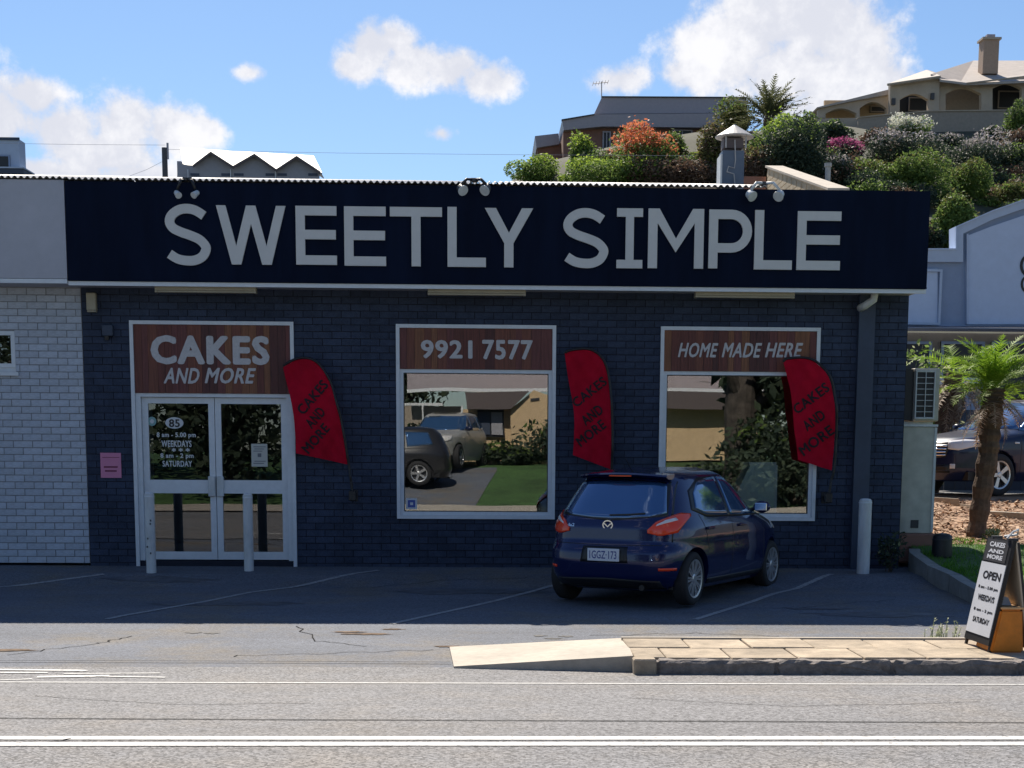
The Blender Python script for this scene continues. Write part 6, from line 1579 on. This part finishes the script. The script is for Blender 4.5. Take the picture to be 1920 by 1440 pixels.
bm = bmesh.new(); lathe(bm, [(rr_*.98, z2-.005), (rr_, z2+.01), (.02, at(1375, 235, 1.75).z), (.012, at(1375, 233, 1.75).z)], (xm, 1.75, 0), seg=28); obj('hat', bm, M_zinc, fl_)
bm = bmesh.new(); P = [at(x, y, 1.57) for x, y in ((1378, 262), (1379, 300), (1377, 315), (1366, 312), (1363, 322), (1376, 326), (1378, 345), (1384, 353), (1392, 354))]; tube(bm, P, .008, 6); obj('cable', bm, M_zinc, fl_)
A = at(1551, 362, 3.0); B = at(1551, 310, 3.0)
vp = thing('vent_pipe', (A.x, 3, 4.3), 'short grey vent pipe standing behind the right part of the sign', 'pipe')
bm = bmesh.new(); tube(bm, [(A.x, 3, 4.0), (A.x, 3, B.z)], .04, 12); obj('pipe', bm, M_zinc, vp); bm = bmesh.new(); tube(bm, [(A.x, 3, B.z-.02), (A.x, 3, B.z+.03)], .055, 12); obj('cap', bm, M_zinc, vp)

# ------------------------------------------------------------------ across the road, seen as reflections in the glass
ZL = [(-80, 1.3), (-33.5, 1.08), (-30, .8), (-23, -.08)]
def zl(y):
    for (a, za), (b, zb) in zip(ZL, ZL[1:]):
        if y <= b: return za+(zb-za)*(y-a)/(b-a)
    return zg(y)
lawn = raw('lawn', [(x, y, zl(y)) for y in (-80, -33.5, -30, -23) for x in (-60, 60)], [(0, 1, 3, 2), (2, 3, 5, 4), (4, 5, 7, 6)], M_lawn); tag(lawn, kind='structure')
a_, b_ = at(560, 900, 24), at(893, 900, 24)
drive = raw('driveway', [(x, y, zl(y)+.012) for y in (-34, -30, -23) for x in (a_.x, b_.x+(.6 if y < -29 else 0))], [(0, 1, 3, 2), (2, 3, 5, 4)], M_asph); tag(drive, kind='structure')
footp = sheet('far_footpath', -60, 60, [-22.95, -19, -17.3], .03, M_conc); tag(footp, kind='structure')
def refl(px, py, Y):
    p = at(px, py, abs(Y)); return Vector((p.x, -abs(Y), p.z))
YO = -34.0
oh = thing('tan_brick_house', (refl(950, 850, YO).x, YO, 0), 'tan brick house with brown roof across the road reflected in the windows', 'house')
def rprism(pts, Y, depth):
    bm = bmesh.new(); P = [refl(x, y, Y) for x, y in pts]; prism(bm, [(p.x, p.z) for p in P], Y-depth, Y); return bm
obj('wall', rprism([(868, 768), (1100, 768), (1330, 768), (1420, 768), (1420, 862), (868, 862)], YO-.4, 7), M_tan, oh)
obj('gable_wall', rprism([(958, 767), (1000, 731), (1040, 745), (1075, 767), (1075, 860), (958, 860)], YO, .35), M_tan, oh)
obj('roof', rprism([(760, 696), (1600, 696), (1600, 729), (760, 729)], YO-2, .3), M_roof, oh)
obj('gutter', rprism([(760, 729), (1600, 726), (1600, 733), (760, 735)], YO-1, .3), M_white, oh)
obj('porch_gable', rprism([(872, 736), (990, 733), (958, 768), (875, 768)], YO+.2, .3), M_gbrown, oh)
obj('porch_gable', rprism([(1240, 733), (1420, 733), (1420, 768), (1240, 768)], YO+.2, .3), M_gbrown, oh)
obj('wall', rprism([(745, 762), (866, 762), (866, 862), (745, 862)], YO-3, .3), M_creamd, oh)  # added dark wall, covers bright sky left of the house in the reflection
w = obj('window', rprism([(894, 769), (946, 769), (946, 820), (894, 820)], YO-.3, .09), M_void, oh); obj('curtain', rprism([(921, 774), (943, 774), (943, 816), (921, 816)], YO-.25, .04), M_greyw, w); obj('curtain', rprism([(896, 774), (918, 774), (918, 816), (896, 816)], YO-.25, .04), M_slate, w)
obj('gable_vent', rprism([(993, 748), (1012, 746), (1012, 751), (993, 753)], YO+.04, .03), M_dark, oh)
obj('verandah_rail', rprism([(745, 756), (832, 756), (832, 761), (745, 761)], YO+2, .1), M_whitew, oh)
for x in (793, 866): obj('verandah_post', rprism([(x-1.5, 761), (x+1.5, 761), (x+1.5, 860), (x-1.5, 860)], YO+2, .1), M_whitew, oh)
obj('garden_wall', rprism([(745, 800), (850, 800), (850, 824), (745, 824)], YO+1, .2), M_tan, oh)
for i, (px, py, Y, W_, Hh, lab) in enumerate(((1032, 858, -32, 2.4, 1.7, 'dark hedge bush at the right of the tan house lawn'), (925, 858, -32.4, 2.0, .9, 'low dark hedge bush below the tan house window'), (975, 860, -32.2, 1.6, .7, 'small dark bush in the middle of the tan house garden bed'), (800, 830, -33, 2.6, 1.6, 'green bush below the tan house verandah rail'), (775, 905, -27, 2.0, 1.2, 'large dark shrub across the road at the left of the reflection'))):
    p = refl(px, py, Y); shrub('far_shrub', (p.x, Y, zl(Y)), W_, Hh, [L_dark, L_mid], lab, n=900, size=.11, seed=700+i, top_mix=(.4, .5))
p = refl(1385, 900, -25); tr_ = thing('street_tree', (p.x, -25, zl(-25)), 'large dark street tree across the road reflected in the right window', 'tree')
bm = bmesh.new(); tube(bm, [(0, 0, -.2), (.05, 0, 1), (-.05, 0, 2.4), (.1, 0, 4.5), (.0, 0, 7)], [.62, .48, .45, .38, .2], 14)
for a in range(6): tube(bm, [(0, 0, 2.2+a*.5), (1.2*math.cos(a*2.1), 1.0*math.sin(a*2.1), 3.4+a*.6), (2.3*math.cos(a*2.1), 2.2*math.sin(a*2.1), 5+a*.5)], [.2, .13, .05], 8)
obj('trunk', bm, mat('dark mottled bark', (.06, .05, .042), .95, var=.7, vscale=3, bump=1.0, bscale=6), tr_, local=True)
V, Fc, idx = leafball(9.5, 6.0, 7, 7500, .30, 801, 18, (.3, .6)); V[:, 2] += 1.3; V[:, 0] += 3.2
me = bpy.data.meshes.new('crown'); me.from_pydata(V.tolist(), [], Fc.tolist()); me.materials.append(L_dark); o = link('crown', me, None, tr_, local=True)
for i, (x, y, W_, Hh) in enumerate(((-7.5, -25, 6, 6.5), (-12.5, -27, 7, 7), (-3.6, -40, 5, 8), (14, -28, 7, 7), (20, -30, 8, 8), (-19, -29, 8, 8))):
    shrub('far_tree', (x, y, zl(y)), W_, Hh, [L_dark, L_mid], ['dense dark tree across the road facing the doors', 'broad dark tree across the road left of the doors', 'tall tree behind the tan house', 'dark tree across the road right of the street tree', 'broad tree at the far right across the road', 'broad tree at the far left across the road'][i], cat='tree', n=3200, size=.2, seed=820+i, lumps=12, top_mix=(.3, .6), trunk_r=.2)
def copy_tree(o, parent=None, swap=None):
    c = o.copy(); COL.objects.link(c); c.parent = parent
    if swap and c.type == 'MESH' and c.name.startswith('body'):
        c.data = c.data.copy(); c.data.materials[0] = swap
    for ch in list(o.children): copy_tree(ch, c, swap)
    return c
M_wpaint = mat('white car paint', (.34, .33, .31), .4, coat=.4); M_gpaint = mat('dark grey car paint', (.02, .02, .023), .35, coat=.6)
p = refl(838, 832, -32.5); wc_ = copy_tree(suv, None, M_wpaint); wc_.location = (p.x, -31, zl(-31)+.02); wc_.rotation_euler = (0, 0, math.radians(15)); tag(wc_, 'white car parked on the driveway across the road reflected in the middle window', 'car')
p = refl(790, 905, -26); gc_ = copy_tree(suv, None, M_gpaint); gc_.location = (p.x-1.5, -26.5, zl(-26.5)+.02); gc_.rotation_euler = (0, 0, math.radians(88)); tag(gc_, 'dark grey car parked side on across the road reflected in the middle window', 'car')
for i, (px, Y, W_, Hh, lab) in enumerate(((1500, -23.6, 4.0, 3.0, 'tall dark hedge added right of the street tree to darken the reflection'), (1320, -26, 2.4, .9, 'low dark hedge left of the street tree'))):
    p = refl(px, 900, Y); shrub('far_hedge', (p.x, Y, zl(Y)), W_, Hh, [L_dark, L_mid], lab, cat='hedge', n=3200, size=.13, seed=760+i, lumps=14, top_mix=(.2, .6))  # the tall hedge is added to darken the right window's reflection
